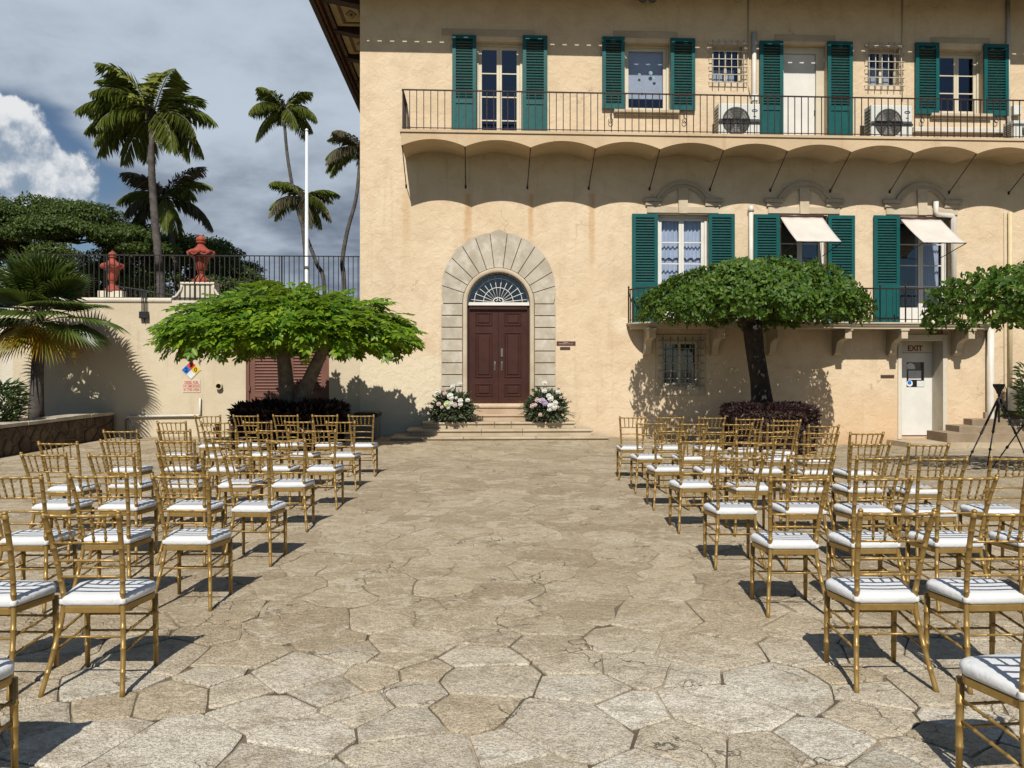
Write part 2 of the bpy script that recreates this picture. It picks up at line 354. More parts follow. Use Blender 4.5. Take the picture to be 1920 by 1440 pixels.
M['bin'] = pmat('bin_grey', (0.22, 0.21, 0.19), (0.18, 0.17, 0.155), 4, 0.7, 0.2, 40)
M['brass'] = pmat('brass_orange', (0.52, 0.20, 0.05), (0.42, 0.15, 0.04), 6, 0.45, 0.05, metal=0.3)
M['grass'] = pmat('lawn', (0.10, 0.12, 0.03), (0.14, 0.13, 0.045), 8, 0.9, 0.6, 60, 0.02)
M['earth'] = pmat('earth', (0.13, 0.12, 0.06), (0.17, 0.14, 0.09), 0.2, 0.95, 0.3, 3, 0.05)
M['far_blue'] = pmat('far_building', (0.50, 0.52, 0.54), (0.45, 0.47, 0.50), 0.3, 0.8, 0)
def gold_mat():
    m, nb, p, o = principled('gold_paint')
    pos = nb.n('ShaderNodeNewGeometry').outputs['Position']
    oi = nb.n('ShaderNodeObjectInfo').outputs['Random']
    c = nb.mix(nb.ramp(nb.noise(pos, 18, 4, 0.6), 0.35, 0.7), (0.36, 0.228, 0.068), (0.305, 0.188, 0.054))
    c = nb.mix(nb.ramp(nb.noise(pos, 75, 3, 0.6), 0.68, 0.8, 0, 0.5), c, (0.17, 0.085, 0.025))
    nb.set(p.inputs['Base Color'], c); p.inputs['Metallic'].default_value = 0.45
    nb.set(p.inputs['Roughness'], nb.ramp(nb.noise(pos, 30, 3), 0.3, 0.7, 0.36, 0.52))
    return m
M['gold'] = gold_mat()
def cushion_mat():
    m, nb, p, o = principled('cushion_cloth')
    pos = nb.n('ShaderNodeNewGeometry').outputs['Position']
    c = nb.mix(nb.noise(pos, 6, 4), (0.68, 0.675, 0.66), (0.62, 0.615, 0.60))
    nb.set(p.inputs['Base Color'], c); p.inputs['Roughness'].default_value = 0.9; p.inputs['Specular IOR Level'].default_value = 0.2
    h = nb.math('ADD', nb.noise(pos, 12, 3, 0.5, 1.2), nb.math('MULTIPLY', nb.noise(pos, 500, 2), 0.06))
    bump(nb, p, h, 0.45, 0.012)
    return m
M['cushion'] = cushion_mat()
def glass_mat(name, tint, refl):
    m, nb, p, o = principled(name); m.node_tree.nodes.remove(p)
    tr = nb.n('ShaderNodeBsdfTransparent'); tr.inputs[0].default_value = (*tint, 1)
    gl = nb.n('ShaderNodeBsdfGlossy'); gl.inputs['Roughness'].default_value = 0.03; gl.inputs[0].default_value = (0.85, 0.92, 1.0, 1)
    mxs = nb.n('ShaderNodeMixShader')
    fr = nb.n('ShaderNodeLayerWeight'); fr.inputs[0].default_value = 0.5
    nb.set(mxs.inputs[0], nb.math('ADD', nb.math('MULTIPLY', nb.math('POWER', fr.outputs['Facing'], 4.0), 0.6), refl))
    nb.t.links.new(tr.outputs[0], mxs.inputs[1]); nb.t.links.new(gl.outputs[0], mxs.inputs[2]); nb.t.links.new(mxs.outputs[0], o.inputs[0])
    return m
M['glass'] = glass_mat('window_glass', (0.84, 0.87, 0.92), 0.06)

def stone_mat(name, near):
    m, nb, p, o = principled(name)
    geo = nb.n('ShaderNodeNewGeometry'); pos = geo.outputs['Position']
    rnd = nb.n('ShaderNodeObjectInfo').outputs['Random'] if near else geo.outputs['Random Per Island']
    x, y, z = nb.sep(pos)
    rn2 = nb.math('FRACT', nb.math('MULTIPLY', rnd, 7.31))
    cool = nb.mix(rn2, nb.mix(rnd, (0.78, 0.72, 0.60), (0.50, 0.45, 0.36)), (0.52, 0.42, 0.28))
    warm = nb.mix(rnd, (0.545, 0.445, 0.30), (0.385, 0.30, 0.19))
    yy = nb.math('ADD', y, nb.math('MULTIPLY', nb.noise(pos, 0.9, 3), 1.0))
    c = nb.mix(nb.ramp(yy, 4.5, 5.4), cool, warm)
    st = nb.vmath('MULTIPLY', pos, (1.0, 1.25, 1.0))
    med = nb.noise(st, 4.0, 7, 0.72, 0.6); fin = nb.noise(pos, 26, 5, 0.66); big = nb.noise(pos, 0.55, 4, 0.6)
    c = nb.mix(nb.ramp(med, 0.44, 0.66, 0, 0.62), c, (0.31, 0.245, 0.16))
    c = nb.mix(nb.ramp(nb.noise(st, 2.3, 7, 0.74, 1.2), 0.52, 0.58, 0, 0.75), c, (0.60, 0.51, 0.375))
    gr_ = nb.noise(pos, 62, 3, 0.7); c = nb.mix(nb.ramp(gr_, 0.52, 0.66, 0, 0.42), c, (0.20, 0.155, 0.10))
    c = nb.mix(nb.ramp(fin, 0.54, 0.70, 0, 0.55), c, (0.215, 0.168, 0.112))
    c = nb.mix(nb.ramp(fin, 0.44, 0.30, 0, 0.5), c, (0.66, 0.585, 0.455))
    c = nb.mix(nb.ramp(big, 0.45, 0.7, 0, 0.25), c, (0.34, 0.27, 0.175))
    # thin weathering cracks
    vo = nb.n('ShaderNodeTexVoronoi', feature='DISTANCE_TO_EDGE'); nb.set(vo.inputs['Vector'], nb.vmath('ADD', pos, nb.vmath('MULTIPLY', nb.n('ShaderNodeTexNoise').outputs['Color'], (0, 0, 0)))); vo.inputs['Scale'].default_value = 2.3
    warp = nb.n('ShaderNodeTexNoise'); nb.set(warp.inputs['Vector'], pos); warp.inputs['Scale'].default_value = 3.5; warp.inputs['Detail'].default_value = 5
    nb.set(vo.inputs['Vector'], nb.vmath('ADD', pos, nb.vmath('MULTIPLY', warp.outputs['Color'], (0.5, 0.5, 0.5))))
    crack = nb.math('MULTIPLY', nb.ramp(vo.outputs['Distance'], 0.014, 0.003), nb.ramp(nb.noise(pos, 1.3, 3), 0.50, 0.62))
    c = nb.mix(nb.math('MULTIPLY', crack, 0.8), c, (0.075, 0.058, 0.04))
    nb.set(p.inputs['Base Color'], c); p.inputs['Roughness'].default_value = 0.92; p.inputs['Specular IOR Level'].default_value = 0.15
    pit = nb.ramp(nb.noise(pos, 75, 3, 0.6), 0.5, 0.62)
    h = nb.math('ADD', nb.math('MULTIPLY', nb.noise(pos, 9, 6, 0.68, 0.4), 1.3), nb.math('ADD', nb.math('MULTIPLY', fin, 0.5), nb.math('ADD', nb.math('MULTIPLY', pit, -0.25), nb.math('MULTIPLY', crack, -0.6))))
    bump(nb, p, h, 0.85, 0.024)
    return m
M['flag'] = stone_mat('flagstone', True); M['flag_far'] = stone_mat('flagstone_worn', False)
def mortar_mat():
    m, nb, p, o = principled('sandy_mortar')
    pos = nb.n('ShaderNodeNewGeometry').outputs['Position']; x, y, z = nb.sep(pos)
    sand = nb.mix(nb.ramp(nb.noise(pos, 7, 5, 0.7), 0.35, 0.65), (0.50, 0.415, 0.29), (0.37, 0.295, 0.20))
    c = nb.mix(nb.math('MULTIPLY', nb.ramp(nb.noise(pos, 1.7, 4, 0.6), 0.36, 0.54), nb.ramp(y, 7.5, 4.2, 0.30, 1.0)), sand, (0.115, 0.088, 0.058))
    nb.set(p.inputs['Base Color'], c); p.inputs['Roughness'].default_value = 0.95; p.inputs['Specular IOR Level'].default_value = 0.1
    bump(nb, p, nb.noise(pos, 30, 5, 0.7), 0.8, 0.012)
    return m
M['mortar'] = mortar_mat()

# ------------------------------------------------------------------ ground and paving
g = MB().box(-900, 900, -300, 1500, -3.0, -0.75)
tag(obj('ground', g, M['earth']), 'open ground under and beyond the courtyard', None, None, 'structure')

def clip(poly, nx, ny, d):
    outp = []
    for i in range(len(poly)):
        a, c = poly[i], poly[(i + 1) % len(poly)]
        da, dc = a[0] * nx + a[1] * ny - d, c[0] * nx + c[1] * ny - d
        if da <= 0: outp.append(a)
        if (da < 0 < dc) or (dc < 0 < da):
            t = da / (da - dc); outp.append((a[0] + (c[0] - a[0]) * t, a[1] + (c[1] - a[1]) * t))
    return outp

base = MB(); gx = np.linspace(-16, 16, 33); gy = np.linspace(-6, 21, 28)
for j, yv in enumerate(gy):
    for i, xv in enumerate(gx): base.v.append((xv, yv, ground_z(xv, yv) - 0.002))
for j in range(len(gy) - 1):
    for i in range(len(gx) - 1):
        a = j * len(gx) + i; base.f.append((a, a + 1, a + 1 + len(gx), a + len(gx))); base.mi.append(0)
paving = tag(obj('paving', base, M['mortar'], smooth=True), 'worn irregular sandstone flagstone courtyard paving', None, None, 'structure')

seeds = []
rs = random.Random(5)
def spacing(y): return 0.30 if y < 4.6 else (0.36 if y < 8 else 0.43)
cells = {}
for _ in range(42000):
    y = rs.uniform(1.9, 18.6); x = rs.uniform(-10.5, 12)
    if abs(x) > y * 0.70 + 0.9: continue
    s_ = spacing(y) * rs.uniform(0.62, 1.4)
    ci, cj = int(x // 0.8), int(y // 0.8); ok = True
    for a in (-1, 0, 1):
        for c in (-1, 0, 1):
            for (sx, sy, ss) in cells.get((ci + a, cj + c), ()):
                if (sx - x) ** 2 * 0.62 + (sy - y) ** 2 < (0.5 * (s_ + ss)) ** 2 * 0.86: ok = False; break
    if ok: seeds.append((x, y, s_)); cells.setdefault((ci, cj), []).append((x, y, s_))
def fvisible(x, y): return y > 2.4 and abs(x) < y * 0.685 + 0.25
stones = []
for i, (x, y, s_) in enumerate(seeds):
    if not fvisible(x, y): continue
    poly = [(x - .9, y - .9), (x + .9, y - .9), (x + .9, y + .9), (x - .9, y + .9)]
    ci, cj = int(x // 0.8), int(y // 0.8)
    for (qx, qy, qs) in [q for a in (-2, -1, 0, 1, 2) for c in (-2, -1, 0, 1, 2) for q in cells.get((ci + a, cj + c), ())]:
        ex, ey = qx - x, qy - y
        d2 = ex * ex + ey * ey
        if d2 > 2.6 or d2 < 1e-9: continue
        l = math.sqrt(d2); wgt = 0.5 + 0.22 * (s_ - qs) / (s_ + qs) * 2
        nx, ny = ex / l, ey / l
        poly = clip(poly, nx, ny, x * nx + y * ny + l * wgt - (0.0042 if y < 5 else 0.006))
        if len(poly) < 3: break
    if len(poly) >= 3: stones.append((y, x, poly))
stones.sort(key=lambda t: (t[0] ** 2 + 0.3 * t[1] ** 2))
def stone_mb(mb, poly, far, o=(0, 0)):
    cxm = sum(p[0] for p in poly) / len(poly); cym = sum(p[1] for p in poly) / len(poly)
    ring = []
    step = 0.10 if not far else 0.085
    for i in range(len(poly)):
        a, c = Vector(poly[i]), Vector(poly[(i + 1) % len(poly)])
        L = (c - a).length
        if L < 0.015: continue
        n = max(1, int(L / step))
        for k in range(n):
            p = a.lerp(c, k / n)
            amp = 0.010 if not far else 0.040
            jx = (noise.noise((p.x * 6, p.y * 6, 1.0)) + .6 * noise.noise((p.x * 19, p.y * 19, 3.0))) * amp; jy = (noise.noise((p.x * 6, p.y * 6, 7.0)) + .6 * noise.noise((p.x * 19, p.y * 19, 9.0))) * amp
            q = Vector((p.x + jx, p.y + jy))
            if k == 0:                                # round the corner
                q = q.lerp(Vector((cxm, cym)), 0.015)
            ring.append(q)
    if len(ring) < 3: return False
    hz = (0.010 + rs.uniform(-0.004, 0.004)) if not far else (0.0040 + rs.uniform(-0.002, 0.003))
    tx, ty = (rs.uniform(-.006, .006), rs.uniform(-.006, .006)) if not far else (rs.uniform(-.002, .002), rs.uniform(-.002, .002))
    n = len(ring); vs_ = []
    for (ins, dzv) in ((0.0, -0.02), (0.0, -0.005), (0.016, 0.0)):
        for q in ring:
            dv = Vector((cxm, cym)) - q; l = dv.length
            p = q + dv * (min(ins, l * .4) / max(l, 1e-4))
            zz = ground_z(p.x, p.y) + dzv * (1 if not far else 0.5) + hz + (tx * (p.x - cxm) + ty * (p.y - cym) if dzv > -0.02 else 0)
            vs_.append((p.x - o[0], p.y - o[1], zz))
    fs_ = []
    for r_ in range(2):
        for k in range(n): fs_.append((r_ * n + k, r_ * n + (k + 1) % n, (r_ + 1) * n + (k + 1) % n, (r_ + 1) * n + k))
    fs_.append(tuple(2 * n + k for k in range(n)))
    mb.add(vs_, fs_); return True
far_mb = MB()
for k, (y, x, poly) in enumerate(stones):
    if k < 295:
        mb = MB()
        if stone_mb(mb, poly, False if y < 5.2 else True, (x, y)): obj('flagstone', mb, M['flag'], paving, loc=(x, y, 0))
    else: stone_mb(far_mb, poly, True)
tag(obj('worn_flagstone_field', far_mb, M['flag_far'], paving), None, None, None, 'stuff')

# ------------------------------------------------------------------ the house (facade frame: x along the wall, y into the house, z up)
villa = empty('villa', (0, D0, 0), YAW)
tag(villa, 'three-storey peach stucco villa with green shutters and scalloped upper balcony', 'building')
UL, UR, ZT = fu(675), fu(2060), 10.9
# upper balcony and lower balcony levels
VB = -1.08
zb_top = fz(760, 247.5, VB); zb_cusp = fz(872, 274.5, VB); zb_crown = fz(812, 260.5, VB)
zl_top = fz(1500, 603.5, -0.78)
openings = []                                          # (u0,u1,z0,z1,depth)
def hole(px0, px1, py0, py1, depth=0.26, z0=None):
    u0, u1 = fu(px0), fu(px1); zt = fz((px0 + px1) / 2, py0); zb = z0 if z0 is not None else fz((px0 + px1) / 2, py1)
    openings.append((u0, u1, zb, zt, depth)); return (u0, u1, zb, zt)
O = {}
O['U1'] = hole(893, 980, 78, 0, 0.24, zb_top)
O['U2'] = hole(1171, 1257, 80, 207)
O['B1'] = hole(1336, 1392, 86, 155)
O['U3'] = hole(1468, 1551, 83, 0, 0.30, zb_top)
O['B2'] = hole(1628, 1686, 90, 161)
O['U4'] = hole(1760, 1844, 93, 213)
O['W1'] = hole(1233, 1328, 402, 0, 0.22, zl_top)
O['W2'] = hole(1461, 1551, 404, 0, 0.28, zl_top)
O['W3'] = hole(1686, 1785, 406, 0, 0.28, zl_top)
O['B3'] = hole(1243, 1310, 641, 722, 0.2)
O['EX'] = hole(1690, 1767, 639, 821, 0.46)
O['PO'] = hole(876, 994, 508, 757, 0.22)
def wall_with_holes(u0, u1, z0, z1, holes, thick=0.5):
    mb = MB()
    us = sorted(set([u0, u1] + [h[0] for h in holes] + [h[1] for h in holes])); zs = sorted(set([z0, z1] + [h[2] for h in holes] + [h[3] for h in holes]))
    us = [u for u in us if u0 <= u <= u1]; zs = [z for z in zs if z0 <= z <= z1]
    idx = {}
    def vi(i, j):
        if (i, j) not in idx: idx[(i, j)] = len(mb.v); mb.v.append((us[i], 0, zs[j]))
        return idx[(i, j)]
    for i in range(len(us) - 1):
        for j in range(len(zs) - 1):
            cu, cz = (us[i] + us[i + 1]) / 2, (zs[j] + zs[j + 1]) / 2
            if any(h[0] < cu < h[1] and h[2] < cz < h[3] for h in holes): continue
            mb.f.append((vi(i, j), vi(i + 1, j), vi(i + 1, j + 1), vi(i, j + 1))); mb.mi.append(0)
    for (a, c, e, f_, d) in holes:
        mb.add([(a, 0, e), (c, 0, e), (c, 0, f_), (a, 0, f_), (a, d, e), (c, d, e), (c, d, f_), (a, d, f_)],
               [(0, 4, 7, 3), (1, 2, 6, 5), (3, 7, 6, 2), (0, 1, 5, 4)])
    return mb
wm = wall_with_holes(UL, UR, -0.8, ZT, openings)
DEP = 13.0
wm.add([(UL, 0, -0.8), (UL, DEP, -0.8), (UL, DEP, ZT), (UL, 0, ZT)], [(0, 3, 2, 1)])
wm.add([(UR, 0, -0.8), (UR, DEP, -0.8), (UR, DEP, ZT), (UR, 0, ZT)], [(0, 1, 2, 3)])
wm.add([(UL, DEP, -0.8), (UR, DEP, -0.8), (UR, DEP, ZT), (UL, DEP, ZT)], [(0, 3, 2, 1)])
obj('wall', wm, M['wall'], villa)

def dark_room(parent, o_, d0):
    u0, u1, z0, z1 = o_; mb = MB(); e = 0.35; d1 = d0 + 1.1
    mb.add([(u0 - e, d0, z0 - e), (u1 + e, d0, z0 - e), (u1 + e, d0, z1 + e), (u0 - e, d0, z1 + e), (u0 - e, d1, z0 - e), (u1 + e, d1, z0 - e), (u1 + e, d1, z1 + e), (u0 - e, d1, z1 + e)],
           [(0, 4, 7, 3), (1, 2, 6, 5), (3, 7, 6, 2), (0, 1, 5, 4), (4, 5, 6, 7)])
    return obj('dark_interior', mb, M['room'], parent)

def casement(o_, dep, rows, leaves=2, frame='cream_paint', fw=0.055, stile=0.075, bottom=0.0, meet=0.06, name='window'):
    """window with casing, two sashes, glazing bars and separate panes"""
    u0, u1, z0, z1 = o_
    m = MB(); v0, v1 = dep - 0.09, dep - 0.005
    m.box(u0 + .003, u0 + fw, v0, v1, z0 + .003, z1 - .003); m.box(u1 - fw, u1 - .003, v0, v1, z0 + .003, z1 - .003)
    m.box(u0 + fw, u1 - fw, v0, v1, z1 - fw, z1 - .003); m.box(u0 + fw, u1 - fw, v0, v1, z0 + .003, z0 + fw * .8)
    win = obj(name, m, M[frame], villa)
    a, c = u0 + fw + .004, u1 - fw - .004; zb, zt = z0 + fw * .8 + .004, z1 - fw - .004
    lw = (c - a) / leaves
    for k in range(leaves):
        l0, l1 = a + k * lw + (.002 if k else 0), a + (k + 1) * lw - (.002 if k < leaves - 1 else 0)
        s = MB(); sv0, sv1 = dep - 0.065, dep - 0.025
        ls = stile if k == 0 else meet; rs_ = stile if k == leaves - 1 else meet
        s.box(l0, l0 + ls, sv0, sv1, zb, zt); s.box(l1 - rs_, l1, sv0, sv1, zb, zt)
        s.box(l0 + ls, l1 - rs_, sv0, sv1, zt - stile, zt); s.box(l0 + ls, l1 - rs_, sv0, sv1, zb, zb + stile + bottom)
        p0, p1 = l0 + ls, l1 - rs_; q0, q1 = zb + stile + bottom, zt - stile
        for r_ in range(1, rows):
            zz = q0 + (q1 - q0) * r_ / rows; s.box(p0, p1, sv0 + .006, sv1 - .006, zz - .013, zz + .013)
        obj('sash', s, M[frame], win)
        for r_ in range(rows):
            za, zc = q0 + (q1 - q0) * r_ / rows, q0 + (q1 - q0) * (r_ + 1) / rows
            obj('pane', MB().box(p0 + .001, p1 - .001, dep - .047, dep - .043, za + .013, zc - .013), M['glass'], win)
    dark_room(win, (u0, u1, z0, z1), dep)
    return win
def lintel(px0, px1, py0, py1, mat='grey_trim'):
    obj('lintel', MB().bbox(fu(px0), fu(px1), -0.02, 0.05, fz(px0, py1), fz(px0, py0), .006), M[mat], villa)
def sill(win, px0, px1, py0, py1, mat='stone_trim', d=0.12):
    sl = MB(); zt, zb = fz(px0, py0), fz(px0, py1)
    sl.bbox(fu(px0), fu(px1), -d, 0.10, zb, zt, .012); sl.box(fu(px0) + .05, fu(px1) - .05, -d + .05, 0.0, zb - .04, zb)
    obj('sill', sl, M[mat], win)

w1 = casement(O['U1'], 0.24, 4); lintel(828, 1002, 54, 66)
w2 = casement(O['U2'], 0.26, 1, leaves=1); lintel(1150, 1270, 58, 70); sill(w2, 1150, 1272, 207, 213)
u0, u1, z0, z1 = O['U2']
obj('blind', MB().box(u0 + .07, u1 - .07, .30, .306, z0 + .38, z1 - .06), M['blind'], w2)
for k, (dx_, dz_, r_) in enumerate(((.43, .72, .035), (.72, .75, .05), (.82, .66, .04), (.5, .46, .035))):   # small window stickers
    obj('sticker', MB().lathe([(r_ * .9, -.001), (r_, 0), (r_ * .9, .001)], 12), pmat('sticker_tint%d' % k, (0.16, 0.25, 0.30), (0.30, 0.40, 0.42), 9, 0.4, 0), w2,
        loc=(u0 + dx_ * (u1 - u0) * .85, .206, z0 + dz_ * (z1 - z0) * .8), rot=(R(90), 0, 0))
w4 = casement(O['U4'], 0.26, 3); lintel(1745, 1855, 70, 80); sill(w4, 1742, 1856, 214, 220)
lintel(1452, 1566, 65, 76)
# plain white upper door between shutters
u0, u1, z0, z1 = O['U3']
ud = MB(); ud.box(u0 + .003, u0 + .09, .17, .28, z0, z1 - .003); ud.box(u1 - .2, u1 - .003, .17, .28, z0, z1 - .003); ud.box(u0 + .09, u1 - .2, .17, .28, z1 - .16, z1 - .003)
ud = obj('balcony_door', ud, M['cream_paint'], villa)
dl = MB(); dl.box(u0 + .095, u1 - .205, .22, .26, z0 + .01, z1 - .165)
obj('door_leaf', dl, M['white_paint'], ud)
obj('kick_plate', MB().box(u0 + .10, u1 - .21, .212, .219, z0 + .02, z0 + .26), M['black'], ud)
obj('lock_plate', MB().box(u1 - .235, u1 - .215, .208, .219, z0 + .95, z0 + 1.08), M['metal'], ud)

def shutter(px0, px1, py0, py1, z0=None, panel=None, tilt=0.0):
    u0, u1 = fu(px0, -.05), fu(px1, -.05); zt = fz(px0, py0, -.05); zb = z0 if z0 is not None else fz(px0, py1, -.05)
    s = MB(); st = 0.085; v0, v1 = -0.085, -0.035
    s.box(u0, u0 + st, v0, v1, zb, zt); s.box(u1 - st, u1, v0, v1, zb, zt)
    s.box(u0 + st, u1 - st, v0, v1, zt - .09, zt)
    zl = zb + .11
    if panel:                                          # solid lower panel
        pz = fz(px0, panel, -.05)
        s.box(u0 + st, u1 - st, v0, v1, pz - .05, pz + .05); s.box(u0 + st, u1 - st, v0, v1, zb, zb + .11)
        s.box(u0 + st, u1 - st, v0 + .02, v1 - .008, zb + .11, pz - .05); zl = pz + .05
    else: s.box(u0 + st, u1 - st, v0, v1, zb, zb + .11)
    sh = obj('shutter', s, M['green'], villa)
    lv = MB(); n = int((zt - .09 - zl) / 0.066)
    for k in range(n):
        zc = zl + (k + .5) * (zt - .09 - zl) / n; hw = 0.021
        lv.add([(u0 + st, v0 + .004, zc - .036), (u1 - st, v0 + .004, zc - .036), (u1 - st, v1 - .004, zc + .022), (u0 + st, v1 - .004, zc + .022),
                (u0 + st, v0 + .004, zc - .028), (u1 - st, v0 + .004, zc - .028), (u1 - st, v1 - .004, zc + .030), (u0 + st, v1 - .004, zc + .030)],
               [(0, 3, 2, 1), (4, 5, 6, 7), (0, 1, 5, 4), (2, 3, 7, 6)])
    tag(obj('louvre', lv, M['green_slat'], sh), None, None, None, 'stuff')
    return sh
for (a, c, t_, bt, z0_, pn) in ((848, 893, 66, 0, zb_top + .01, 190), (980, 1026, 67, 0, zb_top + .01, 192), (1129, 1171, 69, 204, None, None), (1257, 1303, 72, 207, None, None),
        (1424, 1468, 77, 0, zb_top + .01, 203), (1551, 1598, 78, 0, zb_top + .01, 204), (1716, 1760, 80, 214, None, None), (1844, 1890, 83, 217, None, None),
        (1185, 1233, 401, 0, zl_top + .02, 535), (1328, 1377, 401, 0, zl_top + .02, 535), (1413, 1461, 402, 0, zl_top + .02, 535), (1552, 1602, 404, 0, zl_top + .02, 536), (1638, 1686, 404, 0, zl_top + .02, 537)):
    shutter(a, c, t_, bt, z0_, pn)
for px in (1145, 1283, 1729, 1868):                    # curled shutter dogs
    uu = fu(px, -.06); zz = fz(px, 226, -.06)
    pts = [(uu + .05 * math.sin(t) * (1 if t < 6.28 else -1), -.06, zz + .06 * math.cos(t) + (0.0 if t < 3.2 else -.0)) for t in np.linspace(0, 5.2, 12)]
    obj('shutter_dog', MB().tube([(uu, -.005, zz + .17), (uu, -.06, zz + .16), (uu, -.06, zz + .07)] + pts, .009, 5), M['iron'], villa, True)

# barred windows
def barred(o_, dep, nb_, nh, mat, px_pad=0.05, out=0.07, cream=True):
    u0, u1, z0, z1 = o_
    m = MB(); m.box(u0 + .003, u0 + .05, dep - .06, dep, z0, z1); m.box(u1 - .05, u1 - .003, dep - .06, dep, z0, z1)
    m.box(u0 + .05, u1 - .05, dep - .06, dep, z1 - .05, z1); m.box(u0 + .05, u1 - .05, dep - .06, dep, z0, z0 + .05); m.box((u0 + u1) / 2 - .03, (u0 + u1) / 2 + .03, dep - .055, dep - .01, z0 + .05, z1 - .05)
    win = obj('barred_window', m, M['cream_paint'] if cream else M['brown_paint'], villa)
    for (a, c) in ((u0 + .05, (u0 + u1) / 2 - .03), ((u0 + u1) / 2 + .03, u1 - .05)):
        obj('pane', MB().box(a, c, dep - .033, dep - .029, z0 + .05, z1 - .05), M['glass'], win)
    dark_room(win, o_, dep)
    for k in range(nb_):
        x = u0 - px_pad * .3 + (u1 - u0 + px_pad * .6) * k / (nb_ - 1)
        obj('bar', MB().tube([(x, -out, z0 - .13), (x, -out, z1 + .12)], .0105, 6), M[mat], win, True)
    for k in range(nh):
        z = z0 - .02 + (z1 - z0 + .04) * k / (nh - 1)
        obj('crossbar', MB().tube([(u0 - .09, 0.0, z + .015), (u0 - .10, -out - .012, z), (u1 + .10, -out - .012, z), (u1 + .09, 0.0, z + .015)], .0105, 6), M[mat], win, True)
    return win
for kk in ('B1', 'B2'):
    bq = barred(O[kk], 0.22, 6, 6, 'grille_white'); u0, u1, z0, z1 = O[kk]
    obj('blind', MB().box(u0 + .10, u1 - .12, .27, .275, z0 + .05, z0 + (z1 - z0) * (.45 if kk == 'B1' else .6)), M['blind'], bq)
bw = barred(O['B3'], 0.2, 6, 7, 'grille_grey')
fr = MB(); a, c, e, f_ = fu(1229), fu(1322), fz(1275, 741), fz(1275, 627); i0, i1, j0, j1 = O['B3']
fr.bbox(a, i0, -.03, .02, e, f_, .008); fr.bbox(i1, c, -.03, .02, e, f_, .008); fr.bbox(i0 + .001, i1 - .001, -.029, .02, j1, f_, .008); fr.bbox(i0 + .001, i1 - .001, -.04, .02, e, j0, .008)
obj('stone_surround', fr, M['stone_trim'], bw)

# french windows of the middle floor
c1 = casement(O['W1'], 0.22, 4, frame='white_paint', bottom=.30); c2 = casement(O['W2'], 0.28, 4, frame='white_paint', bottom=.30); c3 = casement(O['W3'], 0.28, 4, frame='white_paint', bottom=.30)
def curtain(win, o_, dep, top, bot, swag):
    u0, u1, z0, z1 = o_; zt = z0 + (z1 - z0) * top
    mb = MB(); n = 60; rows = 8
    for j in range(rows + 1):
        for i in range(n + 1):
            s_ = i / n; x = u0 + .08 + (u1 - u0 - .16) * s_
            lo = z0 + (z1 - z0) * bot + (swag * abs(math.sin(s_ * math.pi * 6)) if swag else 0)
            mb.v.append((x, dep + .10 + .022 * math.sin(s_ * 70 + math.sin(s_ * 9)), zt + (lo - zt) * j / rows))
    for j in range(rows):
        for i in range(n): a = j * (n + 1) + i; mb.f.append((a, a + 1, a + n + 2, a + n + 1)); mb.mi.append(0)
    obj('curtain', mb, M['curtain'], win, True)
curtain(c1, O['W1'], 0.22, .97, .62, .0); curtain(c1, O['W1'], 0.25, .61, .10, .0)
curtain(c1, O['W1'], 0.19, .73, .60, .05)
u0, u1, z0, z1 = O['W3']; curtain(c3, (u0 + .55, u1, z0, z1), 0.28, .97, .1, 0)

def pediment(cx, y0):
    """segmental stone hood over a middle-floor window; y0 = spring row"""
    k = (fu(cx + 50) - fu(cx - 50)) / 100; uc = fu(cx); zs = fz(cx, y0)
    hw, rise, th = 50 * k, 31 * k, 13 * k
    Rr = (hw * hw + rise * rise) / (2 * rise); zc = zs + rise - Rr; a0 = math.asin(hw / Rr)
    arch = MB()
    for (ro, ri, d) in ((Rr, Rr - th * .45, -.075), (Rr - th * .45, Rr - th, -.04)):
        n = 18
        for i in range(n):
            a, c = -a0 + 2 * a0 * i / n, -a0 + 2 * a0 * (i + 1) / n
            arch.prism([(uc + ro * math.sin(a), zc + ro * math.cos(a)), (uc + ro * math.sin(c), zc + ro * math.cos(c)), (uc + ri * math.sin(c), zc + ri * math.cos(c)), (uc + ri * math.sin(a), zc + ri * math.cos(a))], d, .0)
    hd = obj('window_hood', arch, M['grey_trim'], villa)
    for s_ in (-1, 1):
        im = MB(); x0, x1 = uc + s_ * 40 * k, uc + s_ * 74 * k
        im.bbox(x0, x1, -.085, 0, zs - 7 * k, zs, .015); im.bbox(x0 + s_ * 0.02, x1 - s_ * .05, -.06, 0, zs - 15 * k, zs - 7 * k - .001, .015)
        obj('impost', im, M['grey_trim'], hd)
    obj('keystone', MB().prism([(uc - 8 * k, zs - 28 * k), (uc + 8 * k, zs - 28 * k), (uc + 9.5 * k, zs + 19 * k), (uc - 9.5 * k, zs + 19 * k)], -.055, .001), M['stone_trim'], hd)
    for (a, c) in ((-67, -8.3), (8.3, 67)):
        obj('frieze_block', MB().bbox(uc + a * k, uc + c * k, -.03, .001, zs - 27.5 * k, zs - 15.2 * k, .006), M['stone_trim'], hd)
    return hd
pediment(1280, 372); pediment(1507, 373); pediment(1728, 375)

